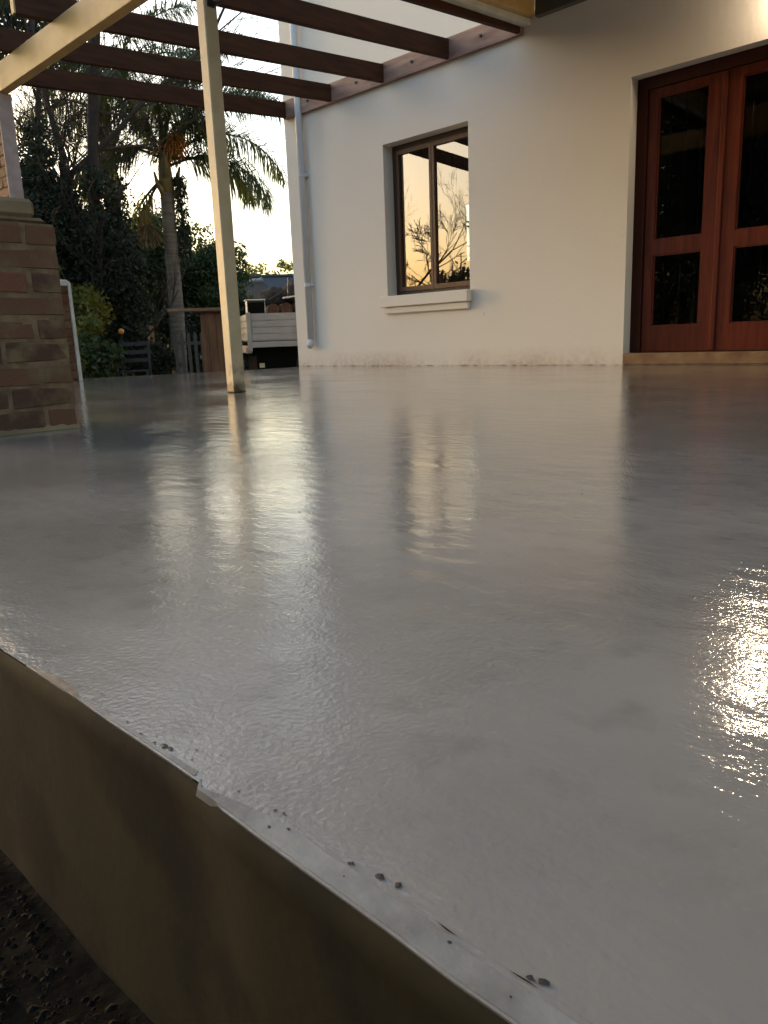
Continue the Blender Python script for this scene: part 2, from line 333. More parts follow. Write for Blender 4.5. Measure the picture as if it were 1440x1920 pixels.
# ------------------------------------------------------------------ patio
EY = .222
def edge_y(x): return EY+.004*fn(x*3.1)+.0015*fn(x*14)+(.007 if x < -.415 else 0)
def patio():
    near = [(x, edge_y(x)) for x in np.linspace(-7.75, 5, 340)]
    far = [(5, 5.9), (-7.05, 5.9), (-7.05, 5.66), (-7.03, 5.2), (-7.1, 4.75), (-7.24, 4.5), (-7.36, 4.28), (-7.5, 3.9), (-7.68, 3.42), (-7.75, 3.2)]
    mb = MB(); poly = near+far; n = len(poly)
    mb.add([(x, y, 0) for x, y in poly], [tuple(range(n))])
    # far kerb faces
    P = far[1:]+[near[0]]
    for (a, b) in zip(P[:-1], P[1:]): mb.add([(a[0], a[1], 0), (b[0], b[1], 0), (b[0], b[1], -.6), (a[0], a[1], -.6)], [(0, 1, 2, 3)])
    o = mb.build('patio_floor', 'floor_paint'); o['kind'] = 'structure'
    # rounded nosing and plinth face under the near edge
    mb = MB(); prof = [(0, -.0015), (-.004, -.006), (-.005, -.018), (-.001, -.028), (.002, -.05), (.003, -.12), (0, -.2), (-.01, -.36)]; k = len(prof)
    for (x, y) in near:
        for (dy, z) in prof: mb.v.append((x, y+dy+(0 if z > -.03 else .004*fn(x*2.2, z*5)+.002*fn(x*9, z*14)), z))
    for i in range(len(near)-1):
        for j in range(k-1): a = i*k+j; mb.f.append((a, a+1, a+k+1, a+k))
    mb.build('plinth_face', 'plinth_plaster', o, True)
    # raised cement strip along the edge, right of the broken corner
    def strip(x0, x1, w0, w1, z, n, seed, name, m):
        mb = MB(); xs = np.linspace(x0, x1, n)
        for i, x in enumerate(xs):
            y = edge_y(x)+.0004; t = i/(n-1); wd = w0+(w1-w0)*t+.003*fn(x*8, seed)+.0016*fn(x*35, seed); wd = max(.0012, (wd+.004*fn(x*21, seed+3))*min(1, (i+1.5)/9, (n-.7-i)/2+.3))
            mb.v += [(x, y, -.004), (x, y+.0015, z), (x, y+wd, z*.9), (x, y+wd+.001, -.004)]
        for i in range(n-1):
            a = i*4
            for j in range(3): mb.f.append((a+j, a+4+j, a+5+j, a+1+j))
        return mb.build(name, m, o)
    strip(-.418, .6, .016, .022, .0006, 120, 1., 'edge_strip', 'edge_paint')
    strip(-.62, -.425, .002, .006, .0006, 60, 4., 'edge_strip', 'edge_paint')
    strip(-.71, -.6, .004, .006, .0008, 30, 7., 'peeled_edge', 'peeled')
    mb = MB(); P = [(-3.84, 2.712), (-3.95, 2.98), (-4.07, 3.27), (-4.3, 3.8), (-4.6, 4.5)]
    for i, (x, y) in enumerate(P): mb.v += [(x-.0022, y, .0007), (x+.0022, y, .0007)]
    mb.f = [(2*i, 2*i+1, 2*i+3, 2*i+2) for i in range(len(P)-1)]
    mb.build('joint_line', 'gravel', o)
    # thin ragged crack along the inner side of the strip
    mb = MB(); xs = np.linspace(-.385, .12, 160)
    for x in xs:
        y = edge_y(x)+.0205+.002*fn(x*9, 3.)+.0008*fn(x*60); wd = max(.00002, -.0001+.0016*fn(x*11, 8.)+.002*max(0, fn(x*45, 5.))-.0004)
        mb.v += [(x, y-wd, .0009), (x, y+wd, .0009)]
    mb.f = [(2*i, 2*i+2, 2*i+3, 2*i+1) for i in range(len(xs)-1)]
    mb.build('crack', 'gravel', o)
    rnd = random.Random(8); mb = MB()  # pits along the slab edge drawn as flat dark shapes, then loose floor specks
    for (x, dy, r) in [(-.262, .024, .0042), (-.25, .026, .0033), (-.281, .021, .0025), (-.475, .008, .004), (-.468, .009, .003), (-.485, .006, .002), (-.505, .006, .0018), (-.16, .026, .003), (-.165, .024, .0025)]+[(rnd.uniform(-.8, .1), rnd.uniform(.008, .03), rnd.uniform(.0008, .0018)) for _ in range(40)]:
        y = edge_y(x)+dy
        ring = [(x+r*rnd.uniform(.3, 1.25)*math.cos(q), y+r*rnd.uniform(.25, .9)*math.sin(q), .0008) for q in np.linspace(0, 5.4, 7)]
        mb.add(ring+[(x, y, .0008+r*.1)], [(i, (i+1) % 7, 7) for i in range(7)])
    for _ in range(60):
        t = rnd.random(); x = -.5-4.5*t+rnd.uniform(-1, 1); y = rnd.uniform(.6, 5); r = rnd.uniform(.001, .003)
        if x < -6.8: continue
        ring = [(x+r*rnd.uniform(.6, 1.2)*math.cos(q), y+r*rnd.uniform(.5, 1)*math.sin(q), .0005) for q in np.linspace(0, 5.4, 7)]
        mb.add(ring+[(x, y, r*.8)], [(i, (i+1) % 7, 7) for i in range(7)])
    d = mb.build('grit', 'steel_dark'); tag(d, 'specks of dark grit on the grey patio floor and dark shapes for pits along its edge', 'grit', kind='stuff')
    return o
patio()

# ------------------------------------------------------------------ house
D = 5.858
def wall_grid(x0, x1, z0, z1, holes, y0, y1, axis='y'):
    xs = sorted({x0, x1, *[h[0] for h in holes], *[h[1] for h in holes]}); zs = sorted({z0, z1, *[h[2] for h in holes], *[h[3] for h in holes]})
    mb = MB(); hole = lambda a, b: any(h[0] <= a and b[0] >= 0 for h in [])
    P = (lambda u, v, z: (u, v, z)) if axis == 'y' else (lambda u, v, z: (v, u, z))
    inh = lambda xm, zm: any(h[0] < xm < h[1] and h[2] < zm < h[3] for h in holes)
    for a, b in zip(xs[:-1], xs[1:]):
        for c, d in zip(zs[:-1], zs[1:]):
            if inh((a+b)/2, (c+d)/2): continue
            mb.add([P(a,y0,c), P(b,y0,c), P(b,y0,d), P(a,y0,d), P(a,y1,c), P(b,y1,c), P(b,y1,d), P(a,y1,d)], [(0,1,2,3), (5,4,7,6)])
    for (a, b, c, d) in holes+[(x0, x1, z0, z1)]:
        mb.add([P(a,y0,c), P(b,y0,c), P(b,y0,d), P(a,y0,d), P(a,y1,c), P(b,y1,c), P(b,y1,d), P(a,y1,d)], [(0,4,5,1), (1,5,6,2), (2,6,7,3), (3,7,4,0)])
    return mb
WX0, WX1, WZ0, WZ1 = -5.76, -4.685, .70, 2.14
DX0, DX1, DZ1 = -3.125, -1.08, 2.12
HX0, HX1, HY1, HZ1 = -7.27, 5.2, 12, 5.8
house = root('house', (HX0, D, 0), 'white plastered two-storey house with red wooden double doors and mirrored window', 'house')
wall = wall_grid(HX0, HX1, -.6, HZ1, [(WX0, WX1, WZ0, WZ1), (DX0, DX1, .002, DZ1)], D, D+.23).build('front_wall', 'wall_plaster', house)
wall_grid(D+.231, HY1, -.6, HZ1, [(8.75, 9.75, 1.25, 2.1)], HX0, HX0+.22, 'x').build('side_wall', 'wall_plaster', house)
wall_grid(HX0+.221, HX1, -.6, HZ1, [], HY1-.22, HY1).build('back_wall', 'wall_plaster', house)
wall_grid(D+.231, HY1-.221, -.6, HZ1, [], HX1-.22, HX1, 'x').build('side_wall', 'wall_plaster', house)
B('room_floor', (HX0+.23, D+.235, -.1), (HX1-.23, HY1-.23, .05), 'interior', house)
B('room_ceiling', (HX0+.23, D+.235, 2.6), (HX1-.23, HY1-.23, 2.75), 'interior', house)
B('partition', (-3.9, D+.235, .052), (-3.8, HY1-.23, 2.598), 'interior', house)
B('room_lining', (-3.79, 8.6, .052), (HX1-.24, 8.7, 2.598), 'interior', house)
mb = MB(); mb.prism([(HX0-.4, D-.5, HZ1+.002), (HX0-.4, HY1+.4, HZ1+.002), (HX0-.4, (D+HY1)/2, HZ1+2)], (HX1-HX0+.8, 0, 0)); mb.build('roof', 'slate', house)
# side window with glazing bars (seen through the front pane)
sw = wall_grid(8.752, 9.748, 1.252, 2.098, [(8.8, 9.7, 1.3, 2.05)], HX0+.08, HX0+.14, 'x').build('side_window', 'white_metal', house)
mb = MB()
for y in (9.02, 9.25, 9.48): mb.box((HX0+.1, y-.012, 1.3), (HX0+.12, y+.012, 2.05))
for z in (1.5, 1.76, 1.82): mb.box((HX0+.097, 8.8, z-.01), (HX0+.123, 9.7, z+.01))
mb.build('burglar_bar', 'steel_dark', sw)
# front window: outer frame, two sashes with panes, plastered sill
def ring(x0, x1, z0, z1, t, y0, y1, name, m, parent, bev=.004):
    tb = t if hasattr(t, '__len__') else (t, t, t, t)      # left right bottom top
    o = wall_grid(x0, x1, z0, z1, [(x0+tb[0], x1-tb[1], z0+tb[2], z1-tb[3])], y0, y1).build(name, m, parent)
    return bevel(o, bev) if bev else o
win = ring(WX0+.002, WX1-.002, WZ0+.003, WZ1-.002, (.055, .05, .035, .045), D+.135, D+.21, 'window', 'window_dark', house)
win['label'] = 'two-sash wooden window with mirrored panes reflecting the sunset'
xm = -5.235
for (a, b) in ((WX0+.062, xm-.003), (xm+.003, WX1-.057)):
    s = ring(a, b, WZ0+.042, WZ1-.052, (.03, .03, .045, .04), D+.122, D+.162, 'sash', 'window_wood', win)
    MB().add([(a+.026, D+.145, WZ0+.085), (b-.026, D+.145, WZ0+.085), (b-.026, D+.1452, WZ1-.09), (a+.026, D+.1452, WZ1-.09)], [(0, 1, 2, 3)]).build('pane', 'window_glass', win)
# slim burglar bars behind the glass
mb = MB()
for x in (-5.6, -5.45, -5.06, -4.9, -4.78): mb.tube([(x, D+.22, WZ0), (x, D+.22, WZ1)], .006, 6)
mb.build('burglar_bar', 'steel_dark', win)
mb = MB(); mb.box((WX0-.045, D-.075, .59), (WX1+.025, D-.002, .697), .006).build('sill', 'wall_plaster', win)
mb = MB(); mb.box((WX0-.02, D-.04, .525), (WX1+.003, D-.002, .588), .005).build('sill_moulding', 'wall_plaster', win)
# door: frame, two leaves with two panes each (and the plain right-hand frame), threshold
ring(DX0+.002, DX1-.002, .095, DZ1-.002, (.085, .085, .001, .085), D+.105, D+.2, 'door_frame', 'frame_wood', house)
th = B('threshold', (DX0+.002, D-.012, .003), (DX1-.002, D+.22, .092), 'threshold', house, .006)
def leaf(x0, x1, side):
    z0, z1 = .099, DZ1-.09; y0, y1 = D+.12, D+.165
    st_l, st_r = (.075, .115) if side == 0 else (.115, .075)
    holes = [(x0+st_l, x1-st_r, .293, .838), (x0+st_l, x1-st_r, .945, z1-.06)]
    o = wall_grid(x0, x1, z0, z1, holes, y0, y1).build('door', 'red_wood', house); bevel(o, .005)
    o['label'] = 'red stained wooden door leaf with a tall pane over a short pane'
    for h in holes:
        MB().add([(h[0]-.004, y0+.022, h[2]-.004), (h[1]+.004, y0+.022, h[2]-.004), (h[1]+.004, y0+.022, h[3]+.004), (h[0]-.004, y0+.022, h[3]+.004)], [(0, 1, 2, 3)]).build('pane', 'door_glass', o)
        ring(h[0]+.0005, h[1]-.0005, h[2]+.0005, h[3]-.0005, .011, y0+.006, y0+.02, 'glazing_bead', 'red_wood', o, .003)
    return o
DM = -2.46
l0 = leaf(DX0+.092, DM-.002, 0)
l1 = leaf(DM+.002, -1.85, 1); leaf(-1.846, DX1-.092, 0)
B('astragal', (DM-.022, D+.108, .105), (DM+.016, D+.1185, DZ1-.095), 'red_wood', l1, .004)
mb = MB()
for x in (-2.9, -2.78, -2.66, -2.3, -2.18, -2.06, -1.7, -1.5): mb.tube([(x, D+.215, .1), (x, D+.215, 2.1)], .006, 6)
mb.build('burglar_bar', 'steel_dark', house)
# a pale chair cover and curtain in the dark room behind the doors
def drape(name, xs, y, z0, z1, m, parent):
    mb = MB(); n = len(xs)
    for i, x in enumerate(xs): mb.v += [(x, y+.03*math.sin(i*1.1), z0), (x, y+.03*math.sin(i*1.1+.3), z1)]
    mb.f = [(2*i, 2*i+2, 2*i+3, 2*i+1) for i in range(n-1)]; return mb.build(name, m, parent, True)
drape('curtain', np.linspace(-2.95, -2.55, 26), 8.4, .1, 2.3, 'curtain', house)
# downpipe
dp = MB().tube([(-6.962, D-.05, .27), (-6.962, D-.05, HZ1)], 0.038, 14).tube([(-6.962, D-.05, .3), (-6.962, D-.052, .25), (-6.962, D-.085, .225)], [.0385, .04, .038], 14).build('downpipe', 'downpipe_paint', house, True)
for z in (.9, 2.05, 3.3, 4.4):
    mb = MB(); mb.tube([(-6.962, D-.05, z-.02), (-6.962, D-.05, z+.02)], 0.0415, 14); mb.box((-7.02, D-.05, z-.018), (-6.904, D-.002, z+.018)); mb.build('pipe_bracket', 'downpipe_paint', dp)

# ------------------------------------------------------------------ pergola
perg = root('pergola', (-3.91, 2.68, 0), 'open pergola of dark timber rafters on a cream beam and steel post', 'pergola')
po = B('post', (-3.944, 2.62, .002), (-3.866, 2.702, 2.262), 'post_paint', perg, .006)
po['label'] = 'cream painted square post rusty at its foot'
B('foot', (-3.9455, 2.6185, .0015), (-3.8645, 2.7035, .012), 'rust', po, .004)
mb = MB(); mb.box((-3.95, 2.64, 2.04), (-3.86, 2.68, 2.075)); mb.tube([(-3.86, 2.68, 2.058), (-3.8, 2.68, 2.058)], .012, 8); mb.build('strap', 'steel_dark', po)
RS = .064
RX = [-7.2, -6.45, -5.69, -4.875]
rz = lambda y: 2.68-RS*(D-y)
for i, x in enumerate(RX+[-4.12]):
    y0, y1 = 2.37, D-.046; dz = .012*fn(i*3.3)
    mb = MB(); mb.prism([(x-.026, y0, rz(y0)+dz), (x-.026, y1, rz(y1)), (x-.026, y1, rz(y1)+.155), (x-.026, y0, rz(y0)+.155+dz)], (.052, 0, 0))
    r = bevel(mb.build('rafter', 'dark_timber', perg), .004)
    e = MB().box((x-.024, y0-.012, rz(y0)+dz+.006), (x+.024, y0-.001, rz(y0)+.15+dz)).build('end_cap', 'cream_paint', r)
zb = rz(2.65)-.004
bevel(B('beam', (-6.9, 2.612, zb-.195), (-3.7, 2.69, zb), 'cream_paint', perg), .005)
ld = wall_grid(-7.22, -4.09, 2.665, 2.845, [], D-.045, D-.001).build('ledger', 'ledger_timber', perg); bevel(ld, .004)
for x in (-6.8, -6.05, -5.3, -4.5):
    MB().tube([(x, D-.046, 2.76), (x, D-.06, 2.76)], .013, 6).build('bolt', 'steel_dark', ld)

# ------------------------------------------------------------------ veranda roof
RXL, RXR, RY0 = -4.09, 4.6, 2.3
vr = root('veranda_roof', (RXL, D, 2.7), 'corrugated veranda roof with cream edge beam above the double doors', 'roof')
zs_ = lambda y: 2.9-.05*(D-y)
mb = MB(); nx = 340; ys = [RY0-.15, 3.2, 4.4, D-.003]
for y in ys:
    for i in range(nx+1):
        x = RXL-.02+(RXR-RXL)*i/nx; mb.v.append((x, y, zs_(y)+.009*math.sin(i*math.pi/3)))
mb.f = [(j*(nx+1)+i, j*(nx+1)+i+1, (j+1)*(nx+1)+i+1, (j+1)*(nx+1)+i) for j in range(len(ys)-1) for i in range(nx)]
mb.build('roof_sheet', 'roof_under', vr, True)
def sloped(x0, x1, y0, y1, dz0, dz1, name, m):
    mb = MB(); mb.prism([(x0, y0, zs_(y0)+dz0), (x0, y1, zs_(y1)+dz0), (x0, y1, zs_(y1)+dz1), (x0, y0, zs_(y0)+dz1)], (x1-x0, 0, 0)); return bevel(mb.build(name, m, vr), .004)
sloped(-4.088, -4.02, RY0, D-.002, -.185, -.075, 'edge_beam', 'pale_fascia')
sloped(-4.018, -3.95, RY0, D-.06, -.14, -.012, 'edge_rafter', 'cream_paint')
for x in (-2.9, -1.8, -.7, .4, 1.5, 2.6, 3.7): sloped(x-.025, x+.025, RY0, D-.062, -.16, -.05, 'rafter', 'dark_timber')
for y in (2.5, 3.4, 4.3, 5.2): 
    mb = MB(); mb.box((-3.94, y-.035, zs_(y)-.048), (RXR-.02, y+.035, zs_(y)-.012)); mb.build('batten', 'dark_timber', vr)
B('wall_plate', (-3.945, D-.058, 2.745), (RXR, D-.002, 2.875), 'roof_fascia', vr, .004)
B('front_beam', (-4.0, RY0+.05, zs_(RY0+.1)-.38), (RXR, RY0+.13, zs_(RY0+.1)-.165), 'cream_paint', vr, .005)
B('fascia', (-4.09, RY0-.185, zs_(RY0)-.17), (RXR, RY0-.155, zs_(RY0)+.02), 'cream_paint', vr, .004)
B('post', (4.4, RY0+.04, .002), (4.5, RY0+.14, zs_(RY0+.1)-.382), 'post_paint', vr, .006)

# ------------------------------------------------------------------ lit wall lamp above the doors
LX, LZ = -1.93, 2.36
lamp = root('wall_lamp', (LX, D, LZ), 'lit round bulkhead lamp on the wall above the doors', 'lamp')
MB().tube([(LX, D-.002, LZ), (LX, D-.03, LZ)], .1, 24).build('back_plate', 'white_metal', lamp)
em = bpy.data.materials.new('lamp_glow'); em.use_nodes = True; eb = em.node_tree.nodes['Principled BSDF']
eb.inputs['Emission Color'].default_value = (1, .8, .55, 1); eb.inputs['Emission Strength'].default_value = 30; MATS['lamp_glow'] = em
gl = MB().tube([(LX, D-.03, LZ), (LX, D-.05, LZ), (LX, D-.075, LZ), (LX, D-.09, LZ), (LX, D-.096, LZ)], [.05, .048, .038, .02, .004], 24).build('globe', 'lamp_glow', lamp, True)
pl = bpy.data.lights.new('lamp_light', 'POINT'); pl.energy = .95; pl.color = (1, .8, .56); pl.shadow_soft_size = .03
plo = bpy.data.objects.new('lamp_light', pl); COL.objects.link(plo); plo.parent = lamp; plo.location = (0, -.17, 0)

# ------------------------------------------------------------------ brickwork
BL, BW, BH, J = .222, .106, .068, .011
rb = random.Random(11)
BM = []
for k, bm_ in enumerate(('brick', 'brick_smeared', 'brick', 'brick_red', 'brick_dark', 'brick')):
    mb = MB(); mb.box((-BL/2, -BW/2, -BH/2), (BL/2, BW/2, BH/2), .006)
    mb.v = [tuple(Vector(v)+Vector((rb.uniform(-.003, .003), rb.uniform(-.003, .003), rb.uniform(-.003, .003)))) for v in mb.v]
    BM.append(mb.mesh('brick')); BM[-1].materials.append(MATS[bm_])
def brick(parent, c, ax='x', length=BL):
    o = link('brick', rb.choice(BM), None, parent, c)
    o.rotation_euler = (rb.uniform(-.012, .012), rb.uniform(-.012, .012), (math.pi/2 if ax == 'y' else 0)+rb.uniform(-.02, .02))
    o.scale = (length/BL, 1, 1); return o
def pillar_ring(parent, x0, y0, z0, W, n, first=0):
    for k in range(n):
        z = z0+k*(BH+J)+BH/2; o = (k+first) % 2
        a, b = x0+BW/2, x0+W-BW/2; lo, hi = BL/2, W-BL/2
        for e in (a, b):
            if o: brick(parent, (e, y0+lo, z), 'y'); brick(parent, (e, y0+hi, z), 'y')
            else: brick(parent, (e, y0+W/2, z), 'y', W-2*BW-2*J)
        for e in (y0+BW/2, y0+W-BW/2):
            if o: brick(parent, (x0+W/2, e, z), 'x', W-2*BW-2*J)
            else: brick(parent, (x0+lo, e, z), 'x'); brick(parent, (x0+hi, e, z), 'x')
PW = .455; PX, PY = -2.828-PW, 1.222-PW
bp_ = root('brick_pillar', (PX+PW/2, PY+PW/2, 0), 'near brown brick pillar with smeared mortar and cream cap', 'pillar')
pillar_ring(bp_, PX, PY, .006, PW, 9)
B('mortar_core', (PX+.0035, PY+.0035, .001), (PX+PW-.0035, PY+PW-.0035, .712), 'mortar', bp_)
mb = MB()       # sloped mortar shoulder and cap block
mb.box((PX+.02, PY+.02, .7125), (PX+PW-.02, PY+PW-.02, .735), .012); mb.build('mortar_shoulder', 'mortar', bp_)
cp = B('cap', (PX-.02, PY+.04, .7352), (PX+PW-.025, PY+PW-.05, .796), 'pillar_cap', bp_, .012)
mb = MB(); rs = random.Random(5)    # lumpy cement skirt at the foot
for side in range(2):
    pts = []
    n = 22
    for i in range(n+1):
        t = i/n
        p = (PX+PW, PY+t*PW) if side == 0 else (PX+t*PW, PY)
        pts.append((*p, 0))
    for i, (x, y, _) in enumerate(pts):
        h = .012+.016*abs(fn(i*.6, side*9)); d = .008+.012*abs(fn(i*.5, 4+side))
        nx, ny = (1, 0) if side == 0 else (0, -1)
        mb.v += [(x-nx*.005, y-ny*.005, h+.008), (x+nx*d*.6, y+ny*d*.6, h*.7), (x+nx*d, y+ny*d, .0008)]
    b0 = side*3*(n+1)
    for i in range(n):
        for j in range(2): a = b0+i*3+j; mb.f.append((a, a+1, a+4, a+3))
mb.build('cement_skirt', 'pillar_cap', bp_, True)

# slim brick column carrying the far end of the cream beam
cx1, cy0, cy1 = -6.755, 2.594, 2.70
bc = root('brick_column', (cx1-.17, 2.65, 0), 'tall slim brick column with pinkish plastered edge under the cream beam', 'column')
nC = 28; ztop = zb-.197
for k in range(nC):
    z = .006+k*(BH+J)+BH/2
    if z+BH/2 > ztop-.005: break
    if k % 2: brick(bc, (cx1-.02-BL/2, cy0+BW/2, z)); brick(bc, (cx1-.02-BL-J-.053, cy0+BW/2, z), 'x', .106)
    else: brick(bc, (cx1-.02-.053, cy0+BW/2, z), 'x', .106); brick(bc, (cx1-.02-.106-J-BL/2, cy0+BW/2, z))
B('mortar_core', (cx1-.354, cy0+.008, .001), (cx1-.012, cy1-.006, ztop-.001), 'mortar', bc)
mb = MB(); n = 60
for i in range(n+1):
    z = .001+(ztop-.002)*i/n; d = .004*fn(z*9, 2.)+(.004 if (z % (BH+J)) < .02 else 0)
    mb.v += [(cx1-.018, cy0-.004, z), (cx1, cy0-.003, z), (cx1, cy1+.002-d, z), (cx1-.018, cy1+.003-d, z)]
for i in range(n):
    for j in range(4): a = i*4+j; b = i*4+(j+1) % 4; mb.f.append((a, b, b+4, a+4))
mb.f += [(3, 2, 1, 0), (4*n, 4*n+1, 4*n+2, 4*n+3)]
mb.build('edge_render', 'pink_render', bc)

# low brick pier with white render at the far patio corner
fx, fy0, fy1 = -7.40, 2.84, 3.27
fp = root('brick_pier', (fx-.12, 3.05, 0), 'low brick pier with white rendered side and top at the far patio corner', 'pier')
for k in range(11):
    z = .006+k*(BH+J)+BH/2; o = k % 2
    L_ = fy1-fy0-.02
    if o: ls = [(fy0, BL), (fy0+BL+J, L_-BL-J)]
    else: ls = [(fy0, L_-BL-J), (fy0+L_-BL, BL)]
    for (s, l) in ls: brick(fp, (fx-BW/2, s+l/2, z), 'y', l); brick(fp, (fx-BW*1.5-J, s+l/2, z), 'y', l)
B('mortar_core', (fx-.22, fy0+.008, .001), (fx-.009, fy1-.022, .868), 'mortar', fp)
mb = MB(); mb.prism([(fx-.235, fy1-.018, -.02), (fx-.235, fy1+.02, -.02), (fx-.235, fy1+.012, .9), (fx-.235, fy1-.018, .925)], (.243, 0, 0)); bevel(mb.build('side_render', 'white_render', fp), .006)
mb = MB(); mb.prism([(fx-.24, fy0-.015, .87), (fx-.24, fy1-.0185, .87), (fx-.24, fy1-.0185, .926), (fx-.24, fy0-.015, .945)], (.252, 0, 0)); bevel(mb.build('coping', 'white_render', fp), .008)

# ------------------------------------------------------------------ vegetation
def leaf_cloud(rng_, centers, radii, per, size, aspect=.45, flat=.35):
    """leaf-sized rhombs scattered through clump volumes -> V, F"""
    n = len(centers); C_ = np.repeat(np.asarray(centers), per, 0); R_ = np.repeat(np.asarray(radii), per, 0)
    N = n*per
    d = rng_.normal(size=(N, 3)); d /= np.linalg.norm(d, axis=1)[:, None]
    P = C_+d*(rng_.random((N, 1))**.45)*R_
    a = rng_.normal(size=(N, 3))+d*.6; a[:, 2] -= flat; a /= np.linalg.norm(a, axis=1)[:, None]
    b = np.cross(a, rng_.normal(size=(N, 3))); b /= np.linalg.norm(b, axis=1)[:, None]
    s = size*(.6+.8*rng_.random((N, 1)))
    V = np.stack([P-a*s*.5, P+b*s*aspect*.5, P+a*s*.5, P-b*s*aspect*.5], 1).reshape(-1, 3)
    return V, np.arange(N*4).reshape(-1, 4)
def crown_points(rng_, c, r, n, lo=.35):
    d = rng_.normal(size=(n, 3)); d /= np.linalg.norm(d, axis=1)[:, None]
    q = lo+(1-lo)*rng_.random((n, 1))**.6
    wob = np.array([[.8+.45*fn(x*1.7+c[0], y*1.7+c[1], z*1.7)] for x, y, z in d])
    return np.asarray(c)+d*q*wob*np.asarray(r)
def leafy(name, base, c, r, label, cat, m, seed, n=90, per=90, size=.09, clump=.3, group=None, trunk=.1, lo=.3, limbs=9, extra=()):
    rg_ = np.random.default_rng(seed); t = root(name, base, label, cat, group)
    pts = crown_points(rg_, c, r, n, lo)
    for (c2, r2, n2) in extra: pts = np.concatenate([pts, crown_points(rg_, c2, r2, n2, .1)])
    rad = clump*(.6+.8*rg_.random((len(pts), 1)))*np.array([[1, 1, .8]])
    V, F_ = leaf_cloud(rg_, pts, rad, per, size); np_mesh('crown', V, F_, m, t)
    mb = MB(); b = Vector(base); top = Vector(c)
    mid = b.lerp(top, .55)+Vector((rg_.uniform(-.1, .1), rg_.uniform(-.1, .1), 0))
    mb.tube([b-Vector((0, 0, .1)), b.lerp(mid, .5), mid, top], [trunk, trunk*.85, trunk*.7, trunk*.35], 8)
    for k in range(limbs):
        p = Vector(pts[rg_.integers(len(pts))]); s = b.lerp(top, rg_.uniform(.35, .8)); q = s.lerp(p, .5)+Vector((0, 0, .12*abs(p.z-s.z)))
        mb.tube([s, q, p], [trunk*.45, trunk*.28, trunk*.08], 5)
    mb.build('trunk', 'bark', t, True); return t
def bare_tree(name, base, label, seed, height=6, trunk=.13, lean=(0, 0), levels=6, spread=.55, cat='tree', group=None, limbs=None, up=.25, twigr=.0045, kids=(2, 3)):
    rd = random.Random(seed); t = root(name, base, label, cat, group); tr, tw = MB(), MB(); cnt = [0]
    def grow(p, d, ln, r, lv):
        cnt[0] += 1
        pts = [p]; q = d.copy(); nseg = 4 if lv > 2 else 3
        for i in range(nseg):
            q = (q+Vector((rd.gauss(0, .13), rd.gauss(0, .13), rd.gauss(0, .09)+up*.12))).normalized(); pts.append(pts[-1]+q*ln/nseg)
        r1 = max(twigr*.6, r*.62)
        (tr if lv >= levels-1 else tw).tube(pts, [r+(r1-r)*i/nseg for i in range(nseg+1)], 8 if lv >= levels-1 else (5 if lv > 2 else 3), False)
        if lv <= 0: return
        n = rd.randint(*kids)+(1 if lv <= 2 else 0)
        for k in range(n):
            j = rd.randint(max(1, nseg-2), nseg) if lv > 1 else rd.randint(1, nseg)
            ax = q.orthogonal().normalized(); ax.rotate(Matrix.Rotation(rd.uniform(0, 6.283), 3, q))
            nd = (q+ax*rd.uniform(.5, 1.3)*spread+Vector((0, 0, up*.5))).normalized()
            grow(pts[j], nd, ln*rd.uniform(.58, .85), max(twigr, r1*rd.uniform(.55, .85)), lv-1)
    b = Vector(base)
    if limbs:
        for (pts, r0, r1) in limbs:
            P = [Vector(q) for q in pts]; tr.tube(P, [r0+(r1-r0)*i/(len(P)-1) for i in range(len(P))], 8, False)
            grow(P[-1], (P[-1]-P[-2]).normalized(), height*.22, r1, levels-2)
            for k in range(1, len(P)):
                for _ in range(2):
                    d = Vector((rd.gauss(0, 1), rd.gauss(0, 1), rd.uniform(0, .9))).normalized(); grow(P[k].lerp(P[k-1], rd.random()), d, height*.16, r1*.5, levels-3)
    else:
        grow(b-Vector((0, 0, .1)), Vector((lean[0], lean[1], 1)).normalized(), height*.33, trunk, levels)
    tr.build('trunk', 'bark', t, True); tw.build('branches', 'twig', t); return t

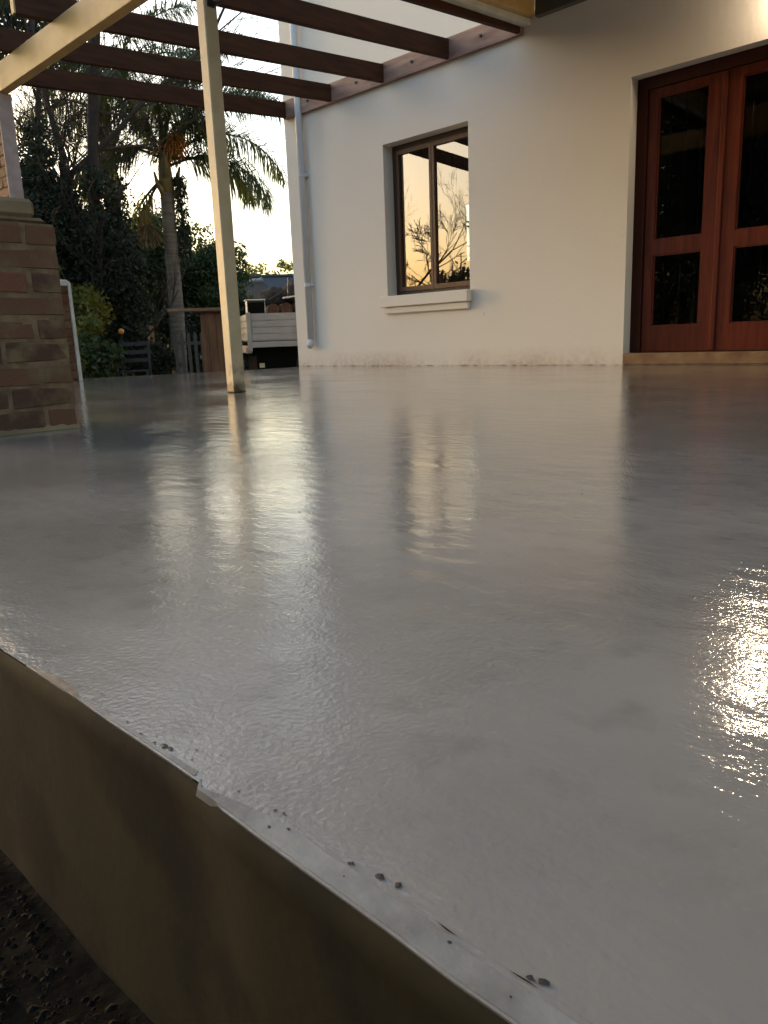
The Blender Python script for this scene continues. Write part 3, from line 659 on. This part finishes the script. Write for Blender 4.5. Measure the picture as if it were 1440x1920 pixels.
def frond(parent, base, az, el, L_, droop, seed, m='palm_leaf', leaf_len=.55, n=140, twist=.6):
    rg_ = np.random.default_rng(seed); ns = 16; p = np.array(base, float); pts = [p.copy()]; dirs = []
    h = np.array([math.cos(az), math.sin(az), 0.])
    for i in range(ns):
        t = i/ns; e = el-droop*t**1.3; d = h*math.cos(e)+np.array([0, 0, math.sin(e)]); p = p+d*L_/ns; pts.append(p.copy()); dirs.append(d)
    dirs.append(dirs[-1]); pts = np.array(pts); dirs = np.array(dirs)
    mb = MB(); mb.tube([tuple(q) for q in pts], list(np.linspace(.028, .004, ns+1)), 5); r = mb.build('frond', m, parent, True)
    ts = np.linspace(.16, .995, n); V = []; F_ = []
    side = np.array([-h[1], h[0], 0.])
    for s in (-1, 1):
        for t in ts:
            u = t*ns; i = min(int(u), ns-1); q = pts[i]+(pts[i+1]-pts[i])*(u-i); d = dirs[i]; up = np.cross(side, d)*-1; up = up if up[2] > 0 else -up
            ll = leaf_len*(.45+.75*math.sin(math.pi*min(1, t*.8+.16)))*rg_.uniform(.8, 1.15)*(1 if t < .9 else .7)
            v = side*s*rg_.uniform(.55, 1)+d*rg_.uniform(.35, .7)+up*rg_.uniform(-twist, twist); v /= np.linalg.norm(v)
            q1 = q+v*ll*.45; v2 = v*.75+np.array([0, 0, -1])*rg_.uniform(.5, 1.0); v2 /= np.linalg.norm(v2); q2 = q1+v2*ll*.35
            v3 = v2*.6+np.array([0, 0, -1])*rg_.uniform(.4, 1); v3 /= np.linalg.norm(v3); q3 = q2+v3*ll*.3
            wv = np.cross(v, [0.1, .2, 1]); wv = wv/np.linalg.norm(wv)*.0105
            b = len(V); V += [q-wv*.6, q+wv*.6, q1+wv, q1-wv, q2+wv*.8, q2-wv*.8, q3+wv*.1, q3-wv*.1]
            F_ += [(b, b+1, b+2, b+3), (b+3, b+2, b+4, b+5), (b+5, b+4, b+6, b+7)]
    np_mesh('leaflets', V, F_, m, r); return r
def palm(base, top, r0, label, seed, fronds, dead=(), L_=2.6, fruit=None, skirt=None):
    rd = random.Random(seed); t = root('palm_tree', base, label, 'palm tree', 'palms in the garden beyond the patio')
    b, c = Vector(base), Vector(top); mb = MB(); n = 40; pts = []; rr = []
    for i in range(n+1):
        k = i/n; pts.append(b.lerp(c, k)+Vector((.05*math.sin(k*2.2), .03*math.sin(k*3), 0))*(1-k)); rr.append(r0*(1.12-.22*k+.035*(i % 2)))
    pts[0] = b-Vector((0, 0, .1)); mb.tube(pts, rr, 14); mb.build('trunk', 'palm_trunk', t, True)
    sh = MB(); sh.tube([c-Vector((0, 0, .05)), c+Vector((0, 0, .3)), c+Vector((.01, 0, .75)), c+Vector((0, .01, 1.25))], [r0*1.05, r0*.95, r0*.62, r0*.3], 12); sh.build('crown_shaft', 'palm_sheath', t, True)
    for (az, hgt, el) in [(rd.uniform(0, 6.28), rd.uniform(-.15, .3), rd.uniform(.2, .9)) for _ in range(7)]:   # old leaf bases
        p = c+Vector((0, 0, hgt)); h = Vector((math.cos(az), math.sin(az), 0)); mb = MB()
        mb.tube([p+h*r0*.8, p+h*(r0+.1)+Vector((0, 0, .14)), p+h*(r0+.16)+Vector((0, 0, .34))], [.06, .045, .02], 5); mb.build('leaf_base', 'palm_sheath', t)
    for i, (az, el, ln, dr) in enumerate(fronds):
        frond(t, c+Vector((math.cos(az)*r0*.5, math.sin(az)*r0*.5, 0.35+.14*(i % 3)+max(0, el)*.2)), az, el, ln, dr, seed*100+i)
    for i, (az, el, ln, dr) in enumerate(dead):
        frond(t, c+Vector((math.cos(az)*r0*.9, math.sin(az)*r0*.9, .15)), az, el, ln, dr, seed*100+50+i, 'palm_dry' if i else 'palm_leaf', .36, 42)
    if fruit:
        for (off, m_) in fruit:
            mb = MB(); p = c+Vector(off)
            for k in range(70):
                e = p+Vector((rd.gauss(0, .14), rd.gauss(0, .14), -rd.uniform(.05, .42))); mb.tube([p, p.lerp(e, .6)+Vector((0, 0, .05)), e], [.008, .008, .014], 4)
            mb.build('fruit_stalk', m_, t)
    if skirt:
        rg_ = np.random.default_rng(seed+9); cs = np.array([np.array(top)+np.array(skirt)*np.array([1, 1, 0])+[0, 0, -z] for z in np.linspace(-.1, 1.2, 9)])
        V, F_ = leaf_cloud(rg_, cs, np.tile([[.16, .16, .2]], (9, 1)), 130, .13, .2, 1.6); np_mesh('dry_skirt', V, F_, 'leaf_dark', t)
    return t
RT = Vector((.55, .835, 0)); BK = Vector((-.86, .51, 0))      # to the right / away as seen from the patio
az_r = math.atan2(RT.y, RT.x); az_l = az_r+math.pi; az_f = math.atan2(-BK.y, -BK.x); az_b = az_f+math.pi
P1 = (-13.75, 8.1)
palm((P1[0]-.03, P1[1]-.02, gz(*P1)), (P1[0], P1[1]+.06, 3.15), .135, 'tall palm with arching fronds and orange fruit behind the cream post', 4,
     [(az_r-.1, .35, 2.3, 1.9), (az_r+.15, .2, 1.9, 1.6), (az_l+.0, .25, 1.8, 2.0),  (az_r+.35, .75, 2.9, 2.1), (az_l+.1, .4, 1.9, 2.2), (az_l-.4, .9, 2.6, 2.0), (az_l+.5, 1.1, 2.6, 1.8), (az_f, .9, 2.5, 2.0), (az_b, .8, 2.6, 2.0),
      (az_r+.2, 1.15, 2.7, 1.7), (az_f+.5, 1.2, 2.6, 1.8), (az_b-.6, 1.3, 2.6, 1.5), (az_r+.9, 1.0, 2.6, 1.9), (az_r-.25, .92, 2.8, 1.8), (az_r+.05, 1.35, 2.5, 1.2), (az_l+.05, 1.3, 2.5, 1.3)],
     [(az_l+.15, -.75, 1.35, .75), (az_l-.2, -.9, 1.2, .5)], fruit=[((.12, .2, .95), 'palm_fruit'), ((.02, .12, .85), 'palm_fruit'), ((-.1, -.42, -.65), 'palm_dry')], skirt=(.13, .2, 0))
P2 = (-15.1, 7.75)
palm((*P2, gz(*P2)), (P2[0]-.05, P2[1]+.02, 4.3), .14, 'second palm with ivied grey trunk left of the fruiting palm', 6,
     [(az_r+k*.785+.3, .5+.55*(k % 3)/2, 2.7, 1.8) for k in range(8)]+[(az_l+.2, 1.2, 2.6, 1.5), (az_r-.3, 1.25, 2.6, 1.4)], [(az_f, -.6, 1.3, .8)])
# dark dense trees at the left, near black against the sky
G2 = 'dark dense trees at the left of the garden'
leafy('evergreen_tree', (-12.0, 4.95, gz(-12.0, 4.95)), (-12.0, 4.95, 1.5), (.8, .55, 2.25), 'darkest evergreen tree right behind the brick pillar', 'tree', 'leaf_dark', 21, 230, 260, .07, .27, G2, lo=.05)
leafy('evergreen_tree', (-11.75, 5.75, gz(-11.75, 5.75)), (-11.75, 5.75, 1.25), (.8, .6, 1.75), 'dark evergreen tree around the forked bare trunk', 'tree', 'leaf_dark', 22, 230, 260, .07, .27, G2, lo=.05)
leafy('ivy_column', (-14.75, 7.72, gz(-14.75, 7.72)), (-14.75, 7.66, 1.75), (.3, .36, 1.9), 'dark ivy climbing the second palm trunk', 'ivy', 'leaf_dark', 23, 60, 130, .1, .2, None, trunk=.05, lo=.05, limbs=3)
# bare trees
G3 = 'bare trees beyond the pergola'
bare_tree('bare_tree', (-11.85, 5.65, gz(-11.85, 5.65)), 'leafless tree with a thick forked trunk left of the palms', 31, 6.5, group=G3, levels=6,
          limbs=[([(-11.85, 5.65, -.4), (-11.75, 5.66, 1.5), (-11.68, 5.72, 2.8), (-11.62, 5.83, 3.89), (-11.56, 5.94, 4.74), (-11.49, 6.08, 5.7)], .11, .06),
                 ([(-11.95, 5.3, 2.55), (-11.82, 5.42, 2.79), (-11.64, 5.79, 3.13), (-11.47, 6.12, 3.47), (-11.26, 6.49, 3.89), (-11.03, 6.88, 4.23)], .055, .03),
                 ([(-11.85, 5.6, 1.4), (-11.85, 5.35, 2.7), (-11.84, 5.36, 3.11), (-11.88, 5.28, 3.61), (-11.9, 5.22, 3.96), (-11.94, 5.15, 4.5)], .06, .03),
                 ([(-11.85, 5.62, 1.0), (-11.98, 5.05, 2.6), (-11.96, 5.09, 3.35), (-11.93, 5.17, 3.92), (-11.92, 5.18, 4.67)], .055, .035)])
bare_tree('bare_tree', (-13.6, 5.75, gz(-13.6, 5.75)), 'thin bare tree standing in the dark evergreens', 33, 7, .1, (.05, -.06), 6, .55, group=G3)
bare_tree('bare_tree', (-16.5, 8.6, gz(-16.5, 8.6)), 'bare tree behind the two palms', 35, 8.5, .14, (.03, .03), 7, .6, group=G3)
bare_tree('bare_tree', (-16.8, 6.7, gz(-16.8, 6.7)), 'bare tree at the far left behind the evergreens', 37, 8.5, .13, (0, .06), 7, .6, group=G3)
bare_tree('bare_tree', (-16.2, 14.4, gz(-16.2, 14.4)), 'tall bare tree with fine twigs beside the house corner', 39, 11.5, .14, (-.1, -.12), 7, .6, group=G3)
G8 = 'tall trees at the left edge of the garden'
for i, (x, y, c, r, lb) in enumerate([(-16.2, 5.9, 7.0, (2.2, 2.2, 2.2), 'tall tree whose brown canopy shows between the rafters at upper left'), (-15.4, 2.0, 5.0, (1.8, 2.0, 4.2), 'unseen dense tree added left of the pergola against floor glare'), (-16.5, -.9, 4.6, (1.8, 1.8, 4.0), 'unseen dense tree added at the far left against floor glare')]):
    leafy('tall_tree', (x, y, gz(x, y)), (x, y, c), r, lb, 'tree', 'leaf_dark', 120+i, 150, 120, .11, .5, G8, trunk=.17, lo=.1)  # last two stand out of view, added to cut sky glare on the floor
# leafy green belt behind the palms
G4 = 'bushy green trees behind the palms'
for i, (x, y, c, r, lb, m) in enumerate([
    (-19.7, 9.6, 1.9, (1.3, 1.3, 2.1), 'bushy green tree behind the second palm', 'leaf_mid'),
    (-19.2, 10.9, 2.2, (1.3, 1.2, 2.3), 'tallest bushy green tree behind the fruiting palm trunk', 'leaf_mid'),
    (-18.5, 12.1, 1.8, (1.2, 1.05, 2.0), 'bushy green tree behind the cream post', 'leaf_mid'),
    (-20.3, 8.3, 1.5, (1.2, 1.3, 1.8), 'low bushy tree behind the evergreens', 'leaf_mid')]):
    leafy('bushy_tree', (x, y, gz(x, y)), (x, y, c), r, lb, 'tree', m, 50+i, 190, 150, .1, .34, G4, lo=.1)
t = root('garden_hedge', (-20.9, 11.7, gz(-20.9, 11.7)), 'long dark hedge closing the garden behind the palms', 'hedge')
rg_ = np.random.default_rng(15); a_, b_ = np.array([-23.3, 6.5, -.5]), np.array([-18.6, 15.6, -.5]); q = a_+(b_-a_)*rg_.random((900, 1))+rg_.normal(size=(900, 3))*[.25, .25, 0]+rg_.random((900, 1))*np.array([0, 0, 2.0])
V, F_ = leaf_cloud(rg_, q, np.tile([[.25, .25, .22]], (900, 1)), 70, .12); np_mesh('foliage', V, F_, 'leaf_dark', t)
mb = MB()
for k in np.linspace(.02, .98, 24): p = Vector(a_+(b_-a_)*k); mb.tube([p, p+Vector((.05, .03, .7)), p+Vector((0, .05, 1.4))], [.05, .04, .01], 5)
mb.build('stems', 'bark', t)
# shrubs in front
G5 = 'garden shrubs beyond the patio'
leafy('shrub', (-11.3, 5.15, gz(-11.3, 5.15)), (-11.3, 5.15, .75), (.45, .33, .6), 'yellow-green shrub catching the light beside the white rendered pier', 'shrub', 'leaf_yellow', 61, 60, 70, .085, .17, G5, .03, .2)
leafy('shrub', (-11.6, 4.85, gz(-11.6, 4.85)), (-11.6, 4.85, .95), (.4, .3, .5), 'light green shrub top behind the yellow-green shrub', 'shrub', 'leaf_light', 62, 45, 70, .085, .16, G5, .03, .2)
leafy('shrub', (-11.45, 6.3, gz(-11.45, 6.3)), (-11.45, 6.3, .05), (.35, .4, .42), 'low dark shrub around the pale stake', 'shrub', 'leaf_dark', 67, 60, 110, .06, .16, G5, .02, .1)
leafy('shrub', (-10.9, 5.05, gz(-10.9, 5.05)), (-10.9, 5.05, .1), (.45, .5, .4), 'low dark green shrub at the patio edge', 'shrub', 'leaf_mid', 63, 60, 70, .085, .17, G5, .03, .2)
leafy('shrub', (-14.6, 6.9, gz(-14.6, 6.9)), (-14.6, 6.9, .7), (.6, .7, .8), 'dark shrub behind the slatted chair', 'shrub', 'leaf_dark', 64, 80, 90, .1, .22, G5, .04, .1)
leafy('shrub', (-15.6, 9.3, gz(-15.6, 9.3)), (-15.6, 9.3, .6), (.7, .8, .75), 'dark shrub behind the fruiting palm trunk', 'shrub', 'leaf_dark', 65, 80, 90, .1, .22, G5, .04, .1)
leafy('shrub', (-14.9, 10.4, gz(-14.9, 10.4)), (-14.9, 10.4, .7), (.7, .8, .8), 'dark shrub behind the picket fence', 'shrub', 'leaf_dark', 66, 80, 90, .1, .22, G5, .04, .1)
# distant tree line over the neighbour's roof
G6 = 'distant trees over the neighbouring roof'
for i, (x, y, lb) in enumerate([(-38, 24.6, 'distant tree left over the neighbouring roof'), (-36.8, 26.6, 'distant tree in the middle over the neighbouring roof'), (-35.6, 28.4, 'distant tree over the roof beside the house corner'), (-34.2, 30, 'distant tree half hidden by the house corner')]):
    leafy('distant_tree', (x, y, -.5), (x, y, 2.9), (1.6, 1.6, 2.6+.3*math.sin(i*2.1)), lb, 'tree', 'leaf_light', 70+i, 60, 60, .22, .42, G6, lo=.2)
# garden on the sunset side, mirrored in the window panes
G7 = 'garden trees on the sunset side'
bare_tree('bare_tree', (-15.2, -6.2, gz(-15.2, -6.2)), 'spreading bare tree mirrored in the right window pane', 41, 5.8, .15, (-.02, 0), 7, .85, group=G7, up=.3, twigr=.009)
bare_tree('bare_tree', (-21.5, -10.5, gz(-21.5, -10.5)), 'slender bare tree mirrored in the left window pane', 43, 8, .1, (.05, 0), 6, .6, group=G7)
for i, (x, y, h, lb) in enumerate([(-17.3, -9, 2.6, 'dark rounded bush mirrored low in the right window pane'), (-20, -9, 2.1, 'round dark bush mirrored at the foot of the window'), (-17.5, -11, 1.3, 'dark bush on the sunset side beside the bare tree'), (-23.5, -7, 1.5, 'dark bush at the far end of the sunset hedge'), (-13, -13, 1.3, 'dark bush on the sunset side behind the photographer')]):
    leafy('garden_bush', (x, y, gz(x, y)), (x, y, h*.45), (1.5, 1.5, h*.75), lb, 'bush', 'leaf_dark', 80+i, 70, 80, .16, .45, 'bushes on the sunset side', lo=.1)

t = root('shading_hedge', (-2, -1.4, gz(-2, -1.4)), 'unseen clipped hedge added behind the camera to shade the slab face', 'hedge')  # hedge added out of view to keep sky light off slab face and soil
rg_ = np.random.default_rng(5); q = rg_.random((420, 3))*[7.5, .7, 1.15]+[-6, -1.75, -.3]
V, F_ = leaf_cloud(rg_, q, np.tile([[.14, .14, .14]], (420, 1)), 70, .06); np_mesh('foliage', V, F_, 'leaf_dark', t)
mb = MB()
for x in np.linspace(-5.8, 1.3, 18): mb.tube([(x, -1.4, -.4), (x+.05, -1.42, .2), (x-.02, -1.38, .7)], [.03, .025, .01], 5)
mb.build('stems', 'bark', t)
# dense trees added out of view to darken the door panes and slab edge
for i, (x, y, h, lb) in enumerate([(-9.7, -9.5, 7.6, 'unseen tall dense tree added on the garden side opposite the doors'), (-7.9, -8.7, 6.2, 'unseen dense tree added to fill the gap opposite the doors'), (-6.2, -10.2, 6.4, 'tallest unseen dense tree added opposite the doors'), (-2.8, -9.6, 5.8, 'unseen dense tree added behind the camera'), (.8, -10, 6, 'unseen dense tree added on the right behind the camera'), (4.4, -9.4, 5.6, 'rightmost unseen tree added behind the camera')]):
    leafy('added_screen_tree', (x, y, gz(x, y)), (x, y, h*.5), (2.0, 1.6, h*.6), lb, 'tree', 'leaf_dark', 90+i, 240, 190, .12, .6, 'unseen dense trees added opposite the doors', trunk=.18, lo=.1)
# ------------------------------------------------------------------ truck
TD = Vector((.5, .866, 0)); TN = Vector((.866, -.5, 0)); TO = Vector((-10.19, 7.24, 0))   # rear near corner, along the side, outward normal
TG = gz(-10.2, 7.2)
def T(u, v, z): return TO+TD*u-TN*v+Vector((0, 0, z))
tm = Matrix(((TD.x, -TN.x, 0, TO.x), (TD.y, -TN.y, 0, TO.y), (0, 0, 1, 0), (0, 0, 0, 1)))
truck = root('flatbed_truck', (TO.x, TO.y, TG), 'white flatbed truck with ribbed drop side, parked behind the house corner', 'truck')
def TB(name, a, b, m, parent=truck, bev=0): return MB().box(a, b, bev, tm).build(name, m, parent)
TB('bed_floor', (0, .03, .30), (3.0, 1.67, .34), 'truck_dark')
sp = TB('side_panel', (.06, .012, .315), (2.98, .03, .735), 'truck_paint')
for k in range(4): TB('rib', (.07, .005, .325+k*.1), (2.97, .0115, .415+k*.1), 'truck_paint', sp, .004)
TB('side_rail', (.05, .002, .215), (3.0, .05, .303), 'truck_paint', truck, .006)
TB('corner_post', (-.012, -.004, .16), (.055, .05, .755), 'truck_paint', truck, .008)
TB('corner_post', (-.012, 1.65, .16), (.055, 1.704, .755), 'truck_paint', truck, .008)
tg = TB('tailgate', (0, .052, .31), (.022, 1.648, .735), 'truck_paint', truck, .004)
for k in range(4): TB('rib', (-.011, .06, .33+k*.1), (-.0005, 1.64, .408+k*.1), 'truck_paint', tg, .004)
TB('bumper', (-.02, .06, .13), (.05, 1.64, .25), 'truck_paint', truck, .01)
TB('far_side_panel', (.06, 1.67, .315), (2.98, 1.688, .735), 'truck_paint')
TB('headboard', (2.96, .06, .341), (2.99, 1.64, 1.05), 'truck_paint')
TB('chassis', (.1, .5, .08), (4.4, .62, .24), 'truck_dark'); TB('chassis', (.1, 1.08, .08), (4.4, 1.2, .24), 'truck_dark')
for u in (1.0, 2.2):
    mb = MB(); mb.tube([T(u-.11, .04, .215), T(u, .04, .1), T(u+.11, .04, .215)], .012, 6); mb.build('rail_brace', 'truck_paint', truck)
TB('reflector', (.16, .142, -.1), (.24, .149, -.03), 'plate'); TB('tail_light', (-.026, .1, .15), (-.0205, .28, .22), 'lamp_red'); TB('tail_light', (-.026, 1.42, .15), (-.0205, 1.6, .22), 'lamp_red')
TB('under_truck_shade', (.12, .15, -.42), (2.9, 1.55, .21), 'truck_dark')  # near-black box standing in for the shade under the truck bed
for (u, v) in ((1.1, .12), (1.1, 1.42), (3.75, .12), (3.75, 1.42)):
    R_ = .36; mb = MB(); zc = TG+R_
    mb.tube([T(u, v-.005, zc), T(u, v+.02, zc), T(u, v+.17, zc), T(u, v+.195, zc)], [R_-.04, R_, R_, R_-.04], 26); wh = mb.build('wheel', 'tyre', truck, True)
    MB().tube([T(u, v-.012, zc), T(u, v-.0055, zc)], .21, 18).build('rim', 'truck_paint', wh)
prof = [(3.05, -.02), (3.05, 1.38), (3.25, 1.46), (4.1, 1.44), (4.55, .62), (4.75, .5), (4.8, -.05)]
mb = MB(); mb.prism([T(u, .03, z) for u, z in prof], -TN*1.62); cabo = mb.build('cab', 'truck_paint', truck); bevel(cabo, .03)
mb = MB(); mb.prism([T(u, .026, z) for u, z in [(3.3, .68), (3.3, 1.3), (4.02, 1.3), (4.3, .68)]], -TN*.003); mb.build('cab_window', 'door_glass', cabo)
mb = MB(); mb.prism([T(u, .03, z) for u, z in [(4.16, 1.36), (4.52, .7), (4.525, .705), (4.165, 1.37)]], -TN*1.5); mb.build('windscreen', 'door_glass', cabo)
# load on the truck bed
GL = 'logs on the truck bed'
rl = random.Random(4)
for i, (u, v, z, r, lb) in enumerate([(.44, .25, .79, .09, 'log next to the tin on the truck bed'), (.64, .27, .79, .1, 'cut log with reddish end on the truck bed'), (.86, .26, .8, .105, 'cut log with orange end on the truck bed'), (1.1, .28, .79, .1, 'rightmost cut log on the truck bed'), (.36, .35, .45, .1, 'lowest log under the tin side of the load'), (.62, .35, .45, .11, 'lower log in the truck load'), (.9, .35, .45, .11, 'lower log under the orange-ended log'), (.5, .35, .64, .1, 'middle log in the truck load'), (.77, .35, .64, .1, 'middle log under the reddish-ended log'), (1.03, .35, .64, .1, 'middle log at the right of the load')]):
    mb = MB(); z += .0
    mb.tube([T(u, v-.16, z+.0), T(u+.01, v+.3, z), T(u, v+.8, z)], [r, r*1.03, r*.97], 14, False); 
    lg = mb.build('log', 'log_bark', None, True); tag(lg, lb, 'log', GL)
    for vv in (v-.161, v+.801):
        k = .99 if vv < v else .96; ringp = [T(u, vv, z)+TD*r*k*math.cos(q)+Vector((0, 0, r*k*math.sin(q))) for q in np.linspace(0, 2*math.pi, 14, endpoint=False)]
        MB().prism(ringp, TN*.004).build('cut_end', 'log_end', lg)
tin = root('tin_box', T(.12, .22, .342), 'open white and dark tin box on the truck corner', 'tin box')
wg = MB()
for (a, b) in (((.02, .06, .342), (.028, .3, .93)), ((.02, .3, .342), (.3, .308, .93)), ((.292, .06, .342), (.3, .3, .93))): wg.box(a, b, 0, tm)
wg.build('tin_wall', 'white_metal', tin); MB().box((.0, .05, .932), (.31, .32, .95), .003, tm).build('lid', 'white_metal', tin)
MB().box((.029, .07, .35), (.291, .08, .9), 0, tm).build('dark_front', 'truck_dark', tin)
def lumpy(name, c, r, m, label, cat, seed, group=None):
    mb = MB(); nu, nv = 18, 12
    for j in range(nv+1):
        for i in range(nu):
            a, b = 2*math.pi*i/nu, math.pi*j/nv-math.pi/2; d = Vector((math.cos(a)*math.cos(b), math.sin(a)*math.cos(b), math.sin(b)))
            k = 1+.3*fn(d.x*2+seed, d.y*2, d.z*2)+.1*fn(d.x*6, d.y*6+seed, d.z*6); mb.v.append(tuple(Vector(c)+Vector((d.x*r[0], d.y*r[1], d.z*r[2]))*k))
    for j in range(nv):
        for i in range(nu): a = j*nu+i; b = j*nu+(i+1) % nu; mb.f.append((a, b, b+nu, a+nu))
    return tag(mb.build(name, m, None, True), label, cat, group)
lumpy('sack', T(.95, .55, 1.04), (.3, .28, .2), 'sack', 'grey rubble sack on top of the truck load', 'sack', 2)
lumpy('sack', T(.55, .85, .98), (.28, .26, .2), 'sack', 'crumpled grey sack at the back of the truck load', 'sack', 5)
for i, (a, b, lb) in enumerate([((.4, .3, .95), (1.2, .6, 1.3), 'bent metal rod sticking up from the truck load'), ((.7, .25, .95), (.73, .3, 1.28), 'upright iron rod in the truck load'), ((.9, .25, .95), (.8, .4, 1.25), 'short iron rod leaning in the truck load'), ((.6, .2, .965), (1.3, .25, .99), 'long pale pipe lying on the logs')]):
    tag(MB().tube([T(*a), T(*[(p+q)/2+(.03 if k == 2 else 0) for k, (p, q) in enumerate(zip(a, b))]), T(*b)], .014, 6).build('metal_rod', 'white_metal' if i == 3 else 'steel_dark'), lb, 'rod', 'rods in the truck load')

# ------------------------------------------------------------------ things left of the truck
def crate():
    c = Vector((-9.2, 6.02, gz(-9.2, 6.02))); t = root('wooden_cupboard', c, 'weathered brown wooden cupboard standing behind the cream post', 'cupboard')
    ex, ey = Vector((.55, .835, 0)), Vector((-.835, .55, 0)); Mx = Matrix(((ex.x, ey.x, 0, c.x), (ex.y, ey.y, 0, c.y), (0, 0, 1, c.z), (0, 0, 0, 1)))
    H = .705-c.z
    for k in range(4): MB().box((-.2+k*.101, 0, .12), (-.102+k*.101, .02, H), .003, Mx).build('board', 'crate_wood', t)
    MB().box((-.2, .021, .1), (.2, .4, H-.01), .004, Mx).build('carcass', 'crate_wood', t)
    MB().box((-.19, -.012, .3), (.19, -.001, .36), .003, Mx).build('cross_rail', 'crate_wood', t)
    for u in (-.18, .18):
        for v in (.03, .37): MB().box((u-.02, v-.02, -.02), (u+.02, v+.02, .099), 0, Mx).build('leg', 'crate_wood', t)
    MB().box((-.3, -.05, H+.001), (.27, .45, H+.028), .004, Mx).build('top_board', 'dark_timber', t)
    p = MB(); p.box((-.62, .02, H+.03), (.1, .12, H+.068), .003, Mx @ Matrix.Rotation(math.radians(-1), 4, 'Z')); tag(p.build('plank', 'plank_wood'), 'pale sawn plank jutting left from the cupboard top', 'plank')
crate()
def picket_fence():
    a, b = Vector((-11.3, 7.2, 0)), Vector((-9.75, 9.4, 0)); n = 24; g = gz(-10.7, 8)
    a, b = Vector((-10.9, 6.35, 0)), Vector((-10.5, 6.95, 0))
    t = root('picket_fence', (a.x, a.y, g), 'low white picket fence between palm and cupboard', 'fence')
    d = (b-a).normalized(); ang = math.atan2(d.y, d.x); L_ = (b-a).length; n = int(L_/.1)
    M0 = Matrix.Translation((a.x, a.y, g)) @ Matrix.Rotation(ang, 4, 'Z')
    hh = .5-g
    for i in range(n):
        u = i*.1; mb = MB(); mb.prism([M0 @ Vector((u, 0, .02)), M0 @ Vector((u+.05, 0, .02)), M0 @ Vector((u+.05, 0, hh-.05)), M0 @ Vector((u+.025, 0, hh)), M0 @ Vector((u, 0, hh-.05))], M0.to_3x3() @ Vector((0, .014, 0))); mb.build('picket', 'picket_paint', t)
    for z in (.2, hh-.2): MB().box((0, .015, z), (L_, .04, z+.05), 0, M0).build('rail', 'picket_paint', t)
picket_fence()
def chair():
    c = Vector((-10.85, 5.63, gz(-10.85, 5.63))); t = root('garden_chair', c, 'dim blue-grey slatted garden chair among the dark shrubs', 'chair')
    ang = math.radians(55); M0 = Matrix.Translation(c) @ Matrix.Rotation(ang, 4, 'Z')
    for k in range(4): MB().box((-.2, -.2+k*.1, .42), (.2, -.12+k*.1, .44), .003, M0).build('seat_slat', 'blue_plastic', t)
    for (u, v, h) in ((-.2, -.2, .42), (.2, -.2, .42), (-.2, .2, .86), (.2, .2, .86)): MB().box((u-.018, v-.018, -.02), (u+.018, v+.018, h), .003, M0).build('leg', 'blue_plastic', t)
    for z in (.55, .67, .79): MB().box((-.18, .19, z), (.18, .21, z+.06), .003, M0).build('back_slat', 'blue_plastic', t)
chair()
fl = root('orange_flower', (-10.75, 5.43, gz(-10.75, 5.43)), 'small orange flower head by the yellow-green shrub', 'flower')
hd = lumpy('flower_head', Vector((-10.75, 5.43, .52))-ORG[fl], (.04, .04, .04), 'orange_plastic', None, None, 3); hd.parent = fl
MB().tube([(-10.75, 5.43, gz(-10.75, 5.43)-.02), (-10.752, 5.432, .1), (-10.75, 5.43, .5)], .006, 5).build('stem', 'leaf_mid', fl)
tag(MB().box((-11.66, 6.33, gz(-11.6, 6.3)-.05), (-11.58, 6.41, .62), .006).build('wooden_stake', 'plank_wood'), 'short pale wooden stake between the palm trunks', 'stake')

# ------------------------------------------------------------------ neighbouring house
nb = root('neighbour_house', (-26, 19, -.5), 'neighbouring house with dark slate roof and pale ridge tiles behind the truck', 'house')
NX = Vector((.6, .8, 0)); NY = Vector((-.8, .6, 0)); NO = Vector((-25.1, 16.5, 0))
def Np(u, v, z): return NO+NX*u+NY*v+Vector((0, 0, z))
mb = MB(); mb.prism([Np(-2, 1, -.6), Np(8, 1, -.6), Np(8, 5.5, -.6), Np(-2, 5.5, -.6)], (0, 0, 1.95)); mb.build('wall', 'neighbour_wall', nb)
mb = MB(); mb.prism([Np(-2.6, .4, 1.36), Np(-2.6, 3.4, 2.95), Np(-2.6, 6.2, 1.36)], NX*11); bk = mb.build('main_roof', 'slate', nb)
mb = MB(); mb.prism([Np(-2.6, 3.3, 2.93), Np(-2.6, 3.5, 2.93), Np(-2.6, 3.4, 3.02)], NX*11); mb.build('ridge', 'slate', bk)
mb = MB(); A, Bq = Np(-1.4, -.2, 2.2), Np(1.75, -1.6, 2.42)     # front wing: ridge running towards the patio
e1, e2, e3, e4 = Np(-1.5, -2.6, 1.0), Np(1.9, -3.6, 1.0), Np(3.3, -.6, 1.0), Np(.2, 1.2, 1.4)
mb.add([A, Bq, e2, e1, e3, e4], [(0, 3, 2, 1), (0, 1, 4, 5), (1, 2, 4)]); fr = mb.build('wing_roof', 'slate_brown', nb)
for k in range(14):
    p = A.lerp(Bq, (k+.5)/14); d = (Bq-A)/14; mb = MB(); mb.tube([p-d*.46, p+d*.5], [.075, .1], 8); mb.build('ridge_tile', 'ridge', fr)
mb = MB(); mb.add([e1+Vector((0, 0, -.01)), e2+Vector((0, 0, -.01)), e2+Vector((0, 0, -1.6)), e1+Vector((0, 0, -1.6)), e3+Vector((0, 0, -.01)), e3+Vector((0, 0, -1.6))], [(0, 1, 2, 3), (1, 4, 5, 2)]); mb.build('wing_wall', 'neighbour_wall', nb)
